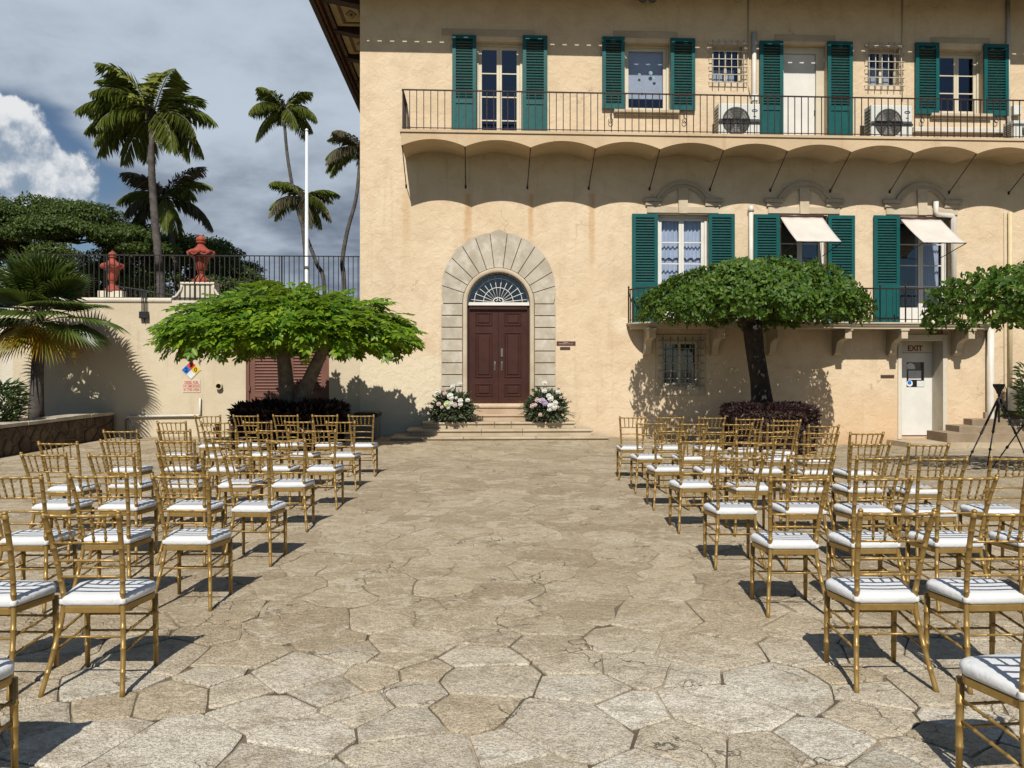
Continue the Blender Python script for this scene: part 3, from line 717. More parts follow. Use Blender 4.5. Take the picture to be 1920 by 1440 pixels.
# canvas awnings
def awning(px0, px1, py0, py1):
    d = 0.98; u0, u1 = fu(px0), fu(px1); zt = fz(px0, py0); zb = fz(px0 + 25, py1, -d)
    mb = MB(); n = 14; m_ = 8
    for j in range(m_ + 1):
        t = j / m_; sag = -.05 * math.sin(t * math.pi)
        for i in range(n + 1):
            s_ = i / n; mb.v.append((u0 + (u1 - u0) * s_, -.02 - d * t, zt + (zb - zt) * t + sag * (.5 + .5 * math.sin(s_ * math.pi)) + .006 * math.sin(s_ * 19)))
    for j in range(m_):
        for i in range(n): a = j * (n + 1) + i; mb.f.append((a, a + 1, a + n + 2, a + n + 1)); mb.mi.append(0)
    aw = obj('awning', mb, M['awning'], villa, True)
    so = aw.modifiers.new('thick', 'SOLIDIFY'); so.thickness = .008
    obj('roller', MB().tube([(u0 - .03, -.03, zt + .02), (u1 + .03, -.03, zt + .02)], .035, 8), M['plaque'], aw, True)
    for x in (u0 - .01, u1 + .01):
        obj('arm', MB().tube([(x, -.01, zt - .95), (x, -.02 - d, zb - .01), ], .010, 6), M['iron'], aw, True)
    obj('front_bar', MB().tube([(u0 - .02, -.02 - d, zb - .005), (u1 + .02, -.02 - d, zb - .005)], .012, 6), M['iron'], aw, True)
awning(1462, 1541, 407, 453); awning(1687, 1762, 411, 455)

# ---- upper balcony: scalloped slab, railing, struts
cusps = [752, 872, 995, 1117, 1238, 1358, 1478, 1597, 1715, 1833, 1951, 2070]
cu = [fu(p, VB) for p in cusps]
slab = MB(); n = 14
for i in range(len(cu) - 1):
    a, c = cu[i], cu[i + 1]
    arc = []
    for k in range(n + 1):
        t = k / n; s_ = 2 * t - 1; arc.append((a + (c - a) * t, zb_cusp + (zb_crown - zb_cusp) * (1 - abs(s_) ** 2.0)))
    slab.prism([(c, zb_top), (a, zb_top)] + arc, VB, 0.0)
slab.box(cu[0] - .03, cu[-1], VB - .03, 0, zb_top + .001, zb_top + .06)
balc = obj('upper_balcony', slab, M['balcony'], villa); smooth_by_angle(balc)
zf = zb_top + .06
rail_t = fz(760, 169, VB + .06) ; rv = VB + .05; nbal = 0
x = cu[0] + .03; ru = [x]
while x < cu[-1]: x += .158; ru.append(x)
bal_me = MB().box(-.0085, .0085, -.0085, .0085, 0, rail_t - zf).mesh('baluster', M['iron_rust'])
for x in ru: link('baluster', bal_me, balc, (x, rv, zf))
k = 0; v = rv + .13
while v < -.02: link('baluster', bal_me, balc, (cu[0] + .03, v, zf)); v += .13
hr = MB().box(cu[0] + .01, cu[-1], rv - .022, rv + .022, rail_t - .004, rail_t + .018)
obj('handrail', hr, M['iron_rust'], balc)
obj('handrail', MB().box(cu[0] + .008, cu[0] + .052, rv + .023, -.001, rail_t - .004, rail_t + .018), M['iron_rust'], balc)
obj('bottom_rail', MB().box(cu[0] + .015, cu[-1], rv - .011, rv + .011, zf + .05, zf + .065), M['iron_rust'], balc)
for i, x in enumerate(cu[:-1]):
    xx = x + (.02 if i == 0 else 0)
    obj('strut', MB().tube([(xx, VB + .05, zb_cusp - .0), (xx, -.005, zb_cusp - .66)], .0115, 6), M['iron_rust'], balc, True)
    obj('strut_foot', MB().bbox(xx - .022, xx + .022, -.02, .001, zb_cusp - .70, zb_cusp - .62, .004), M['iron_rust'], balc)

# ---- lower balcony with bowed front
LV = -0.76
def lower_front(off=0.0):
    """front edge polyline (x, y) from left end to right end"""
    uL, uR = fu(1174), fu(1853, -.1); pts = []
    r = 0.62
    for k in range(11):
        a = math.pi / 2 * k / 10; pts.append((uL + off + (r) * (1 - math.cos(a)), (LV + off) * math.sin(a)))
    b0, b1 = fu(1440, LV), fu(1606, LV)
    pts.append((b0 - .25, LV + off))
    for k in range(13):
        t = k / 12; pts.append((b0 + (b1 - b0) * t, LV + off - .24 * math.sin(math.pi * t) ** .7))
    pts.append((b1 + .25, LV + off))
    for k in range(11):
        a = math.pi / 2 * (1 - k / 10); pts.append((uR - off - r * (1 - math.cos(a)), (LV + off) * math.sin(a)))
    return pts
lb = MB()
for (off, za, zc) in ((0.0, -.035, 0.0), (-.03 * -1, -.075, -.036), (0.075, -.15, -.076), (0.05, -.10, -.0755)):
    pl = lower_front(off); lb.prismz(pl, zl_top + za, zl_top + zc)
lowb = obj('lower_balcony', lb, M['stone_trim'], villa)
def resample(pts, d):
    o_ = [Vector((p[0], p[1], 0)) for p in pts]; L = [0]
    for i in range(1, len(o_)): L.append(L[-1] + (o_[i] - o_[i - 1]).length)
    res = []; s_ = 0
    while s_ <= L[-1]:
        for i in range(1, len(L)):
            if L[i] >= s_: res.append(o_[i - 1].lerp(o_[i], (s_ - L[i - 1]) / max(1e-6, L[i] - L[i - 1]))); break
        s_ += d
    return res
rl = lower_front(.06); rt = fz(1400, 539, LV)
bl_me = MB().tube([(0, 0, 0), (0, 0, rt - zl_top)], .0085, 6).mesh('baluster', M['iron_rust'])
rp = resample(rl, .155)
for p in rp: link('baluster', bl_me, lowb, (p.x, p.y, zl_top))
obj('handrail', MB().tube([(p.x, p.y, rt) for p in resample(rl, .08)], .018, 6), M['iron_rust'], lowb, True)
obj('bottom_rail', MB().tube([(p.x, p.y, zl_top + .07) for p in resample(rl, .08)], .010, 6), M['iron_rust'], lowb, True)
for (px) in (1176, 1392, 1648, 1701, 1822):
    q = min(rp, key=lambda p: abs(p.x - fu(px, LV)))
    obj('post', MB().tube([(q.x, q.y - .001, zl_top), (q.x, q.y - .001, rt + .05), (q.x, q.y - .001, rt + .07), (q.x, q.y - .001, rt + .10)], [.017, .017, .026, .01], 8), M['iron'], lowb, True)
cor_prof = [(0.0, 0.0), (-.70, 0.0), (-.70, -.045), (-.69, -.05), (-.69, -.23), (-.53, -.235), (-.38, -.27), (-.27, -.33), (-.22, -.44), (-.19, -.56), (-.12, -.62), (0.0, -.63)]
for px in (1222, 1351, 1462, 1588, 1693, 1818):
    uc = fu(px, LV + .15); cb = MB().prismx([(p[0], zl_top - .151 + p[1]) for p in cor_prof], uc - .078, uc + .078)
    cb.box(uc - .10, uc + .10, -.715, 0, zl_top - .195, zl_top - .1515)
    obj('corbel', cb, M['stone_trim'], lowb)

# ---- portal
kp = (fu(993) - fu(877)) / 116.0; pc = fu(934.8); zsp = fz(935, 570)
zfoot = fz(935, 768)
rin, rmid = 58.5 * kp, 67.0 * kp                        # opening radius, outside of the roll moulding
co_z, rout = zsp + 27.5 * kp, 106.5 * kp                # extrados circle
def outer_pt(a):                                        # ray from arch centre at angle a to extrados
    d = Vector((math.cos(a), math.sin(a))); oc = co_z - zsp
    b_ = d.y * oc; t = b_ + math.sqrt(b_ * b_ - oc * oc + rout * rout); return (pc + d.x * t, zsp + d.y * t)
back = MB()
n = 26
for i in range(n):
    a, c = math.pi * i / n, math.pi * (i + 1) / n
    pa, pb = outer_pt(a), outer_pt(c)
    sh_ = lambda p: (pc + (p[0] - pc) * .985, zsp + (p[1] - zsp) * .985)
    back.prism([(pc + rin * math.cos(a), zsp + rin * math.sin(a)), sh_(pa), sh_(pb), (pc + rin * math.cos(c), zsp + rin * math.sin(c))][::-1], -.022, .16)
for s_ in (-1, 1):
    x0, x1 = pc + s_ * rin, pc + s_ * rout * .985; back.box(x0, x1, -.022, .16, zfoot, zsp)
portal = obj('portal', back, M['grout'], villa)
# voussoirs
inn = [(385, 1163), (400, 1035), (450, 920), (525, 815), (620, 730), (735, 680), (850, 650)]
ang = [math.atan2((570 - 420) * 8 - y, abs(918 - x)) for x, y in inn]
ang[0] = .004
angs = [math.pi - max(a, 0.005) for a in ang] + [max(a, 0.005) for a in ang[::-1]]
gap = .009
for i in range(len(angs) - 1):
    a1, a0 = angs[i], angs[i + 1]
    m = max(2, int((a1 - a0) / .09)); pts_o, pts_i = [], []
    for k in range(m + 1):
        a = a0 + (a1 - a0) * k / m; po = Vector(outer_pt(a)); pi_ = Vector((pc + (rmid + .012) * math.cos(a), zsp + (rmid + .012) * math.sin(a)))
        tang = Vector((-math.sin(a), math.cos(a))); sh = gap if k == 0 else (-gap if k == m else 0)
        pts_o.append(po + tang * sh); pts_i.append(pi_ + tang * sh)
    if i == 6: pts_o.insert(len(pts_o) // 2, Vector((pc, fz(935, 430))))if m % 2 else pts_o.__setitem__(len(pts_o) // 2, Vector((pc, fz(935, 430))))
    poly = [tuple(p) for p in pts_o] + [tuple(p) for p in pts_i[::-1]]
    obj('voussoir', MB().prism(poly[::-1], -.05 - random.uniform(0, .004), -.0225), M['stone'], portal)
# jamb blocks
nblk = 9; hb = 22.1 * kp
for s_ in (-1, 1):
    for k in range(nblk):
        zt_ = zsp - k * hb - gap; zb_ = max(zfoot, zsp - (k + 1) * hb + gap)
        if zt_ - zb_ < .04: continue
        x0, x1 = pc + s_ * (rmid + .012), pc + s_ * rout
        obj('jamb_block', MB().bbox(x0, x1, -.05 - random.uniform(0, .004), -.0225, zb_, zt_, .008), M['stone'], portal)
mould = MB(); prof = [(rin, .16), (rin, -.04), (rin + .02, -.065), (rmid - .02, -.068), (rmid, -.05), (rmid, .0)]
path = [(math.pi * k / 40) for k in range(41)]
rows = []
for (r_, v_) in prof:
    row = [(pc + r_, v_, zfoot)] + [(pc + r_ * math.cos(a), v_, zsp + r_ * math.sin(a)) for a in path] + [(pc - r_, v_, zfoot)]
    rows.append(row)
L_ = len(rows[0]); mould.v = [p for r_ in rows for p in r_]
for i in range(len(rows) - 1):
    for k in range(L_ - 1): mould.f.append((i * L_ + k, i * L_ + k + 1, (i + 1) * L_ + k + 1, (i + 1) * L_ + k)); mould.mi.append(0)
mo = obj('roll_moulding', mould, M['stone_trim'], portal, True); smooth_by_angle(mo, 50)
# fanlight
ztr = fz(935, 572); DV = .17
fan = MB(); fan.box(pc - rin + .004, pc + rin - .004, DV - .08, DV + .04, ztr, ztr + .075)
for i in range(24):
    a, c = math.pi * i / 24, math.pi * (i + 1) / 24; r0, r1 = rin - .035, rin - .004
    fan.prism([(pc + r0 * math.cos(a), zsp + r0 * math.sin(a) + .03), (pc + r1 * math.cos(a), zsp + r1 * math.sin(a) + .03), (pc + r1 * math.cos(c), zsp + r1 * math.sin(c)+ .03), (pc + r0 * math.cos(c), zsp + r0 * math.sin(c)+ .03)][::-1], DV - .03, DV + .03)
fanl = obj('fanlight', fan, M['white_paint'], villa)
zfc = ztr + .075
gpoly = [(pc + (rin - .02) * math.cos(math.pi * k / 24), max(zfc, zsp + .03 + (rin - .02) * math.sin(math.pi * k / 24))) for k in range(25)]
obj('pane', MB().prism(gpoly[::-1], DV + .005, DV + .009), M['glass'], fanl)
for k in range(12):
    a = math.pi * (k + .5) / 12
    obj('spoke', MB().tube([(pc + .13 * math.cos(a), DV - .012, zfc + .10 * math.sin(a)), (pc + (rin - .02) * math.cos(a), DV - .012, min(zfc + (rin - .03) * math.sin(a), zsp + .03 + (rin - .02) * math.sin(a)))], .0085, 5), M['white_paint'], fanl, True)
for rr in (.36, .58):
    obj('arc_bar', MB().tube([(pc + rr * math.cos(math.pi * k / 24), DV - .012, zfc + rr * math.sin(math.pi * k / 24)) for k in range(25)], .009, 5), M['white_paint'], fanl, True)
for s_ in (-1, 1):
    pts = [(pc + s_ * (.055 + (.06 - .008 * t) * math.cos(t)), DV - .014, zfc + .06 + (.055 - .008 * t) * math.sin(t)) for t in np.linspace(-2, 5, 20)]
    obj('scroll', MB().tube(pts, .008, 5), M['white_paint'], fanl, True)
obj('scroll', MB().tube([(pc + .13 * math.cos(math.pi * k / 14), DV - .013, zfc + .12 * math.sin(math.pi * k / 14)) for k in range(15)], .010, 5), M['white_paint'], fanl, True)
dark_room(fanl, (pc - rin, pc + rin, zfc, zsp + rin), DV + .06)
# double door
dz0, dz1 = fz(935, 757, DV), ztr - .004
dr = MB(); dr.box(pc - rin + .004, pc - rin + .05, DV - .02, DV + .1, dz0, dz1 - .001); dr.box(pc + rin - .05, pc + rin - .004, DV - .02, DV + .1, dz0, dz1 - .001); dr.box(pc - rin + .05, pc + rin - .05, DV - .05, DV + .1, dz1 - .09, dz1 - .001)
dd = obj('double_door', dr, M['door'], villa)
for s_ in (-1, 1):
    x0, x1 = sorted((pc + s_ * .003, pc + s_ * (rin - .052)))
    lf = MB(); lf.box(x0, x1, DV + .01, DV + .06, dz0 + .012, dz1 - .094)
    leaf = obj('door_leaf', lf, M['door'], dd)
    cxm = (x0 + x1) / 2
    for (ya, yb) in ((586, 611), (623, 708), (719, 743)):
        za, zc = fz(935, yb, DV), fz(935, ya, DV); hw = .205
        fr_ = MB(); e = .035
        for (a, c, p, q) in ((cxm - hw, cxm + hw, zc - e, zc), (cxm - hw, cxm + hw, za, za + e), (cxm - hw, cxm - hw + e, za + e, zc - e), (cxm + hw - e, cxm + hw, za + e, zc - e)): fr_.bbox(a, c, DV - .012, DV + .0098, p, q, .010)
        fr_.bbox(cxm - hw + .065, cxm + hw - .065, DV - .012, DV + .0099, za + .065, zc - .065, .016)
        obj('panel', fr_, M['door'], leaf)
    hx = pc + s_ * .085
    hd_ = MB(); zz = fz(935, 686, DV); hd_.box(hx - .02, hx + .02, DV - .002, DV + .0095, zz - .11, zz + .11); hd_.tube([(hx, DV, zz + .07), (hx, DV - .055, zz + .05), (hx, DV - .06, zz - .05), (hx, DV, zz - .08)], .010, 6)
    obj('handle', hd_, M['metal'], leaf, False)
    if s_ > 0: obj('lock_plate', MB().bbox(hx - .03, hx + .03, DV - .012, DV + .0095, zz + .22, zz + .42, .006), M['metal'], leaf)

# ---- exit door on the right
exu0, exu1, exz0, exz1 = O['EX']; EV = .45
sr = MB(); a, c = fu(1683), fu(1776); zt = fz(1730, 627)
sr.bbox(a, exu0, -.03, .02, exz0 - .03, zt, .008); sr.bbox(exu1, c, -.03, .02, exz0 - .03, zt, .008); sr.bbox(exu0 + .001, exu1 - .001, -.029, .02, exz1, zt, .008)
exd = obj('exit_door', sr, M['white_plaster'], villa)
l0, l1 = exu0 + .01, fu(1751, EV); zt = fz(1720, 662, EV); zbm = fz(1720, 819, EV)
obj('jamb', MB().box(l1 + .002, exu1 - .001, .02, EV + .02, exz0, exz1 - .002), M['white_plaster'], exd)
obj('transom', MB().box(l0, l1 + .001, EV - .03, EV + .02, zt + .01, exz1 - .002), M['cream_paint'], exd)
ef = MB(); wz0, wz1, wu0, wu1 = fz(1715, 726, EV), fz(1715, 679, EV), fu(1699, EV), fu(1732, EV)
ef.box(l0, wu0, EV - .02, EV + .03, zbm, zt); ef.box(wu1, l1, EV - .02, EV + .03, zbm, zt); ef.box(wu0, wu1, EV - .02, EV + .03, zbm, wz0); ef.box(wu0, wu1, EV - .02, EV + .03, wz1, zt)
lf = obj('door_leaf', ef, M['white_paint'], exd)
obj('pane', MB().box(wu0 + .001, wu1 - .001, EV, EV + .006, wz0 + .001, wz1 - .001), M['glass'], exd)
dark_room(exd, (wu0, wu1, wz0, wz1), EV + .035)
def decal(px0, px1, py0, py1, mat, name='notice'):
    obj(name, MB().box(fu(px0, EV), fu(px1, EV), EV - .006, EV - .001, fz(1715, py1, EV), fz(1715, py0, EV)), M[mat], exd)
decal(1703, 1727, 695, 712, 'blind'); decal(1719, 1732, 714, 725, 'sign_white')
obj('notice', MB().lathe([(.07, -.002), (.08, 0), (.07, .002)], 16), M['sign_white'], exd, loc=(fu(1705.5, EV), EV - .004, fz(1715, 719, EV)), rot=(R(90), 0, 0))
obj('notice_print', MB().lathe([(.045, -.002), (.05, 0), (.045, .002)], 16), M['sign_blue'], exd, loc=(fu(1705, EV), EV - .008, fz(1715, 717.5, EV)), rot=(R(90), 0, 0))
obj('notice', MB().prism([(fu(1701, EV), fz(1715, 692, EV)), (fu(1716, EV), fz(1715, 692, EV)), (fu(1714, EV), fz(1715, 684, EV)), (fu(1706, EV), fz(1715, 680, EV)), (fu(1700, EV), fz(1715, 684, EV))], EV - .006, EV - .001), M['sign_white'], exd)
obj('kick_strip', MB().box(l0 + .02, l1 - .02, EV - .03, EV - .021, zbm + .01, zbm + .045), M['plaque'], exd)
hd_ = MB()
for zz in (fz(1715, 747, EV), fz(1715, 751, EV)): hd_.box(l0 + .02, l0 + .09, EV - .05, EV - .021, zz - .012, zz + .012)
obj('handle', hd_, M['metal'], exd)
for py in (678, 735, 791): obj('hinge', MB().box(l1 - .02, l1 + .015, EV - .035, EV - .021, fz(1715, py, EV) - .05, fz(1715, py, EV) + .05), M['iron'], exd)

def text_obj(txt, size, mat, parent, loc, bold=0.0, align='CENTER', rot=(R(90), 0, 0), name='lettering', sx=1.0):
    cu_ = bpy.data.curves.new(name, 'FONT'); cu_.body = txt; cu_.size = size; cu_.align_x = align; cu_.align_y = 'CENTER'; cu_.extrude = .0015; cu_.offset = bold; cu_.space_line = .85
    cu_.resolution_u = 3
    tmp = bpy.data.objects.new('tmp', cu_); C.objects.link(tmp)
    dg = bpy.context.evaluated_depsgraph_get(); me = bpy.data.meshes.new_from_object(tmp.evaluated_get(dg)); me.name = name
    bpy.data.objects.remove(tmp); me.materials.clear(); me.materials.append(M[mat])
    o = link(name, me, parent, loc, rot); o.scale = (sx, 1, 1); return o
text_obj('EXIT', .19, 'brown_letter', exd, (fu(1716, EV - .04), EV - .034, fz(1716, 653.5, EV - .03)), .006)
# step pad before the exit door, a lamp above it
cl = MB().bbox(fu(1778) - .48, fu(1778) - .2, -.12, 0, fz(1790, 628), fz(1790, 620), .01)
obj('wall_lamp', cl, M['plaque'], villa)

# ---- drainpipes and conduits
def pipe(pts, r, mat='pipe', n=10, name='drainpipe'):
    return obj(name, MB().tube(pts, r, n), M[mat], villa, True)
pu = fu(1414, -.06); pipe([(pu, -.06, fz(1414, 62)), (pu, -.06, zf)], .055)
obj('drain_hopper', MB().bbox(pu - .07, pu + .07, -.13, 0, fz(1414, 192), fz(1414, 180), .01), M['ac'], villa)
pu = fu(1408, -.07); pipe([(pu, -.07, fz(1408, 386, -.07)), (pu, -.07, zl_top)], .056)
obj('pipe_collar', MB().tube([(pu, -.07, fz(1408, 386, -.07)), (pu, -.07, fz(1408, 392, -.07)), (pu, -.07, fz(1408, 397, -.07))], [.055, .072, .072], 10), M['pipe'], villa, True)
a = fu(1755, -.08); c = fu(1788, -.08)
pipe([(a, -.08, fz(1755, 378, -.08)), (a, -.08, fz(1755, 398, -.08)), (a + .03, -.08, fz(1755, 402, -.08)), (c - .04, -.08, fz(1755, 404, -.08)), (c, -.08, fz(1755, 408, -.08)), (c, -.08, zl_top)], .062)
a = fu(1857, -.09); zz = fz(1857, 800, -.09)
pipe([(a, -.09, fz(1857, 608, -.09)), (a, -.09, zz + .1), (a + .03, -.09, zz + .03), (a + .1, -.09, zz), (fu(1900, -.09), -.09, zz)], .085)
a = fu(1894, -.05); pipe([(a, -.05, fz(1894, 398, -.05)), (a, -.05, fz(1894, 752, -.05))], .05, 'pipe_cream')
pipe([(a - .12, -.02, fz(1894, 398, -.05)), (a - .12, -.02, fz(1894, 755, -.05)), (a - .02, -.04, fz(1894, 758, -.05))], .012, 'pipe_cream', 6, 'conduit')
a = fu(1403, -.02); pipe([(a, -.015, ZT - .2), (a, -.015, fz(1403, 160)), (a + .05, -.03, fz(1403, 182))], .012, 'pipe_cream', 6, 'conduit')
a = fu(1692, -.02); pipe([(a, -.015, ZT - .2), (a, -.015, fz(1692, 190))], .012, 'pipe_cream', 6, 'conduit')
a = fu(1890, -.04); pipe([(a, -.04, ZT - .2), (a, -.04, zf)], .045)
a, c = fu(1712, -.05), fu(1884, -.05); obj('line_cover', MB().bbox(a, c, -.09, 0, fz(1800, 250), fz(1800, 241), .01), M['pipe'], villa)
obj('junction_box', MB().bbox(fu(1895), fu(1909), -.12, 0, fz(1900, 218), fz(1900, 200), .01), M['ac'], villa)
# twin floodlight at the top
fl = MB()
for px in (1204, 1222):
    u_, z_ = fac(px, -4, -.25); fl.tube([(u_, -.12, z_ + .1), (u_, -.25, z_ + .02), (u_, -.36, z_ - .05)], [.05, .11, .12], 10)
fl.box(fu(1200), fu(1226), -.14, 0, fz(1213, -14), fz(1213, -8))
obj('floodlight', fl, M['ac_dark'], villa)
# wall plaques
def plaque(px0, px1, py0, py1, lines, lab):
    p = obj('plaque', MB().bbox(fu(px0), fu(px1), -.025, 0, fz(px0, py1), fz(px0, py0), .004), M['plaque'], villa)
    return p
p1 = plaque(1043.5, 1079, 640, 647, 2, ''); p2 = plaque(1050, 1069, 650.5, 655, 1, ''); p3 = plaque(1651, 1676, 703, 708, 1, '')
for (py, a, c) in ((642.2, 1056, 1067), (644.8, 1048, 1074)):
    for k in range(int((c - a) / 1.6)):
        if random.random() < .8: obj('letter_mark', MB().box(fu(a + k * 1.6), fu(a + k * 1.6 + 1.0), -.027, -.0255, fz(1060, py + .45), fz(1060, py - .45)), M['sign_board'], p1)

# ---- eaves: gutter, tile edge, soffit on the left side with painted coffers
DE = 1.22; HE = 10.5; zso = HE + .30
ev = MB()
ev.box(UL - DE, UR, -DE, DEP, zso + .02, zso + .14)
eave = obj('eave', ev, M['roof_wood'], villa)
obj('gutter', MB().box(UL - DE - .06, UR, -DE - .06, -DE + .06, HE, HE + .13), M['roof_wood'], eave)
obj('gutter', MB().box(UL - DE - .06, UL - DE + .06, -DE + .0605, DEP, HE, HE + .13), M['roof_wood'], eave)
te = MB(); x = UL - DE
while x < UR: te.box(x + .11, x + .295, -DE + .00, -DE + .10, HE + .13, zso + .02); x += .295
te.box(UL - DE, UR, -DE + .001, -DE + .099, HE + .215, zso + .019)
obj('tile_edge', te, M['tile'], eave)
obj('tile_edge', MB().box(UL - DE, UL - DE + .10, -DE + .101, DEP, HE + .1301, zso + .02), M['tile'], eave)
v = -DE + .25; k = 0
bay = 1.84; v0 = w2f(-4, 18.95)[1]
for i in range(-1, 7):
    vc = v0 + i * bay
    obj('rafter', MB().prism([(UL - DE + .14, zso - .10), (UL - .001, zso - .30), (UL - .001, zso + .02), (UL - DE + .14, zso + .02)][::-1], vc - .14, vc + .14), M['roof_wood'], eave)
    if i < 0: continue
    a, c = vc - bay + .14, vc - .14; x0, x1 = UL - DE + .16, UL - .03
    obj('border_board', MB().box(x0, x0 + .10, a, c, zso - .09, zso + .019), M['soffit_brown'], eave)
    cof = obj('coffer', MB().box(x0 + .13, x1, a + .05, c - .05, zso - .03, zso + .0195), M['soffit'], eave)
    e = .09; p0, p1, q0, q1 = x0 + .30, x1 - .14, a + .22, c - .22
    fr_ = MB()
    for (m0, m1, n0, n1) in ((p0, p0 + e, q0, q1), (p1 - e, p1, q0, q1), (p0 + e, p1 - e, q0, q0 + e), (p0 + e, p1 - e, q1 - e, q1)): fr_.box(m0, m1, n0, n1, zso - .045, zso - .0301)
    obj('coffer_frame', fr_, M['soffit_brown'], eave)
    um, vm = (p0 + p1) / 2, (q0 + q1) / 2
    for (s_, zz, mt) in ((.24, .040, 'soffit_brown'), (.16, .046, 'soffit'), (.09, .052, 'roof_wood')):
        obj('diamond', MB().prismz([(um - s_ * .62, vm), (um, vm - s_), (um + s_ * .62, vm), (um, vm + s_)], zso - zz, zso - .0302 if s_ > .2 else zso - zz + .006), M[mt], eave)
rf = MB(); rz = zso + .14; rt_ = rz + 2.6
rf.add([(UL - DE - .04, -DE - .02, rz), (UR, -DE - .02, rz), (UR, DEP, rz), (UL - DE - .04, DEP, rz), (UL + 5, DEP / 2, rt_), (UR, DEP / 2, rt_)], [(0, 1, 5, 4), (0, 4, 3), (3, 4, 5, 2), (1, 2, 5), (0, 3, 2, 1)])
obj('roof', rf, M['tile'], villa)

# ---- air conditioners on the upper balcony
def ac_unit(px0, px1, pyt, label, side=True, v0=-.62, strap=True):
    u0, u1 = fu(px0, v0), fu(px1, v0); zt = fz((px0 + px1) / 2, pyt, v0); z0_ = zf + .06; d = .34
    root = empty('air_conditioner', (0, D0, 0), YAW); tag(root, label, 'air conditioner', 'outdoor air conditioner units')
    bd = MB().bbox(u0, u1, v0, v0 + d, z0_, zt, .018)
    body = obj('cabinet', bd, M['ac'], root)
    ft = MB(); ft.box(u0 + .08, u0 + .16, v0 + .02, v0 + d - .02, zf, z0_); ft.box(u1 - .16, u1 - .08, v0 + .02, v0 + d - .02, zf, z0_); obj('foot', ft, M['ac_dark'], root)
    cxm, czm, r_ = u0 + (u1 - u0) * .42, (z0_ + zt) / 2 - .01, min((zt - z0_) * .42, (u1 - u0) * .34)
    gr = MB().tube([(cxm, v0 - .004, czm), (cxm, v0 - .001, czm)], r_, 28)
    obj('fan_opening', gr, M['ac_dark'], root)
    bl = MB()
    for k in range(3):
        a = k * 2.094 + .4
        bl.add([(cxm + .05 * math.cos(a), v0 - .006, czm + .05 * math.sin(a)), (cxm + r_ * .9 * math.cos(a - .35), v0 - .010, czm + r_ * .9 * math.sin(a - .35)), (cxm + r_ * .92 * math.cos(a + .5), v0 - .006, czm + r_ * .92 * math.sin(a + .5))], [(0, 1, 2)])
    bl.tube([(cxm, v0 - .014, czm), (cxm, v0 - .005, czm)], .06, 12)
    obj('fan', bl, M['bin'], root)
    gd = MB()
    for k in range(1, 6): 
        rr = r_ * k / 5.5
        gd.tube([(cxm + rr * math.cos(t), v0 - .018, czm + rr * math.sin(t)) for t in np.linspace(0, 2 * math.pi, 25)], .003, 4, False)
    for k in range(8): gd.tube([(cxm, v0 - .018, czm), (cxm + r_ * math.cos(k * .785), v0 - .018, czm + r_ * math.sin(k * .785))], .003, 4)
    obj('fan_guard', gd, M['ac_dark'], root)
    if strap: obj('strap', MB().box(u0 - .004, u1 + .004, v0 - .022, v0 - .0005, czm - .06, czm - .02), M['rubber'], root)
    ux, zx = u0 + (u1 - u0) * .87, z0_ + (zt - z0_) * .80
    obj('badge', MB().tube([(ux + .065 * math.cos(t), v0 - .004, zx + .024 * math.sin(t)) for t in np.linspace(0, 2 * math.pi, 17)], .008, 4, False), M['blue'], root)
    obj('badge', MB().box(ux - .035, ux + .035, v0 - .004, v0 - .0005, zx - .15, zx - .13), M['ac_dark'], root)
    cf = MB()
    for k in range(9): cf.box(u0 - .006, u0 - .0005, v0 + .05, v0 + d - .03, z0_ + .05 + k * (zt - z0_ - .1) / 9, z0_ + .05 + (k + .55) * (zt - z0_ - .1) / 9)
    obj('side_fins', cf, M['ac_dark'], root)
    return root
ac_unit(1348, 1425, 194, 'white air conditioner on upper balcony left of the white door')
ac_unit(1634, 1711, 197, 'white air conditioner on upper balcony between barred window and rightmost shutters')
ac_unit(1899, 1980, 226, 'air conditioner at right picture edge on the upper balcony', strap=False)

# ---- front steps (one thing with stone tiers)
stp = empty('front_steps', (0, D0, 0), YAW); tag(stp, 'broad tiered stone steps leading up to the brown arched door', 'steps')
tiers = [(728, 1140, 17.1, .075), (759, 1109, 17.45, .215), (789, 1078, 17.80, .36)]
zprev = -.3
for i, (pa, pb, dpt, h) in enumerate(tiers):
    v_ = w2f((934 - CX) / F * dpt, dpt)[1]; u0 = (pa - CX) / F * dpt + .0; u1 = (pb - CX) / F * dpt
    um = [u0 + (u1 - u0) * t for t in (0, .33 + .07 * i, .66 - .04 * i, 1)]
    for k in range(3):
        b_ = MB(); e = .004
        a, c = um[k] + (e if k else 0), um[k + 1] - (e if k < 2 else 0)
        b_.box(a + (.03 if k == 0 else 0), c - (.03 if k == 2 else 0), v_ + .035, -.052, zprev, h - .055)
        b_.bbox(a, c, v_, -.051, h - .0545, h, .015)
        obj('step_stone', b_, M['step_stone'], stp)
    zprev = h - .06
v4 = -.34; h4 = fz(935, 777.5, v4)
b_ = MB(); b_.bbox(fu(822, v4), fu(1046, v4), v4, -.071, h4 - .05, h4, .015); b_.box(fu(822, v4) + .03, fu(1046, v4) - .03, v4 + .03, -.072, .30, h4 - .051); obj('step_stone', b_, M['step_red'], stp)
h5 = fz(935, 761, -.06)
b_ = MB(); b_.bbox(pc - rin - .0, pc + rin + .0, -.12, .155, h5 - .05, h5, .012); b_.box(pc - rin + .02, pc + rin - .02, -.09, .15, h4 - .04, h5 - .051); obj('threshold', b_, M['step_red'], stp)

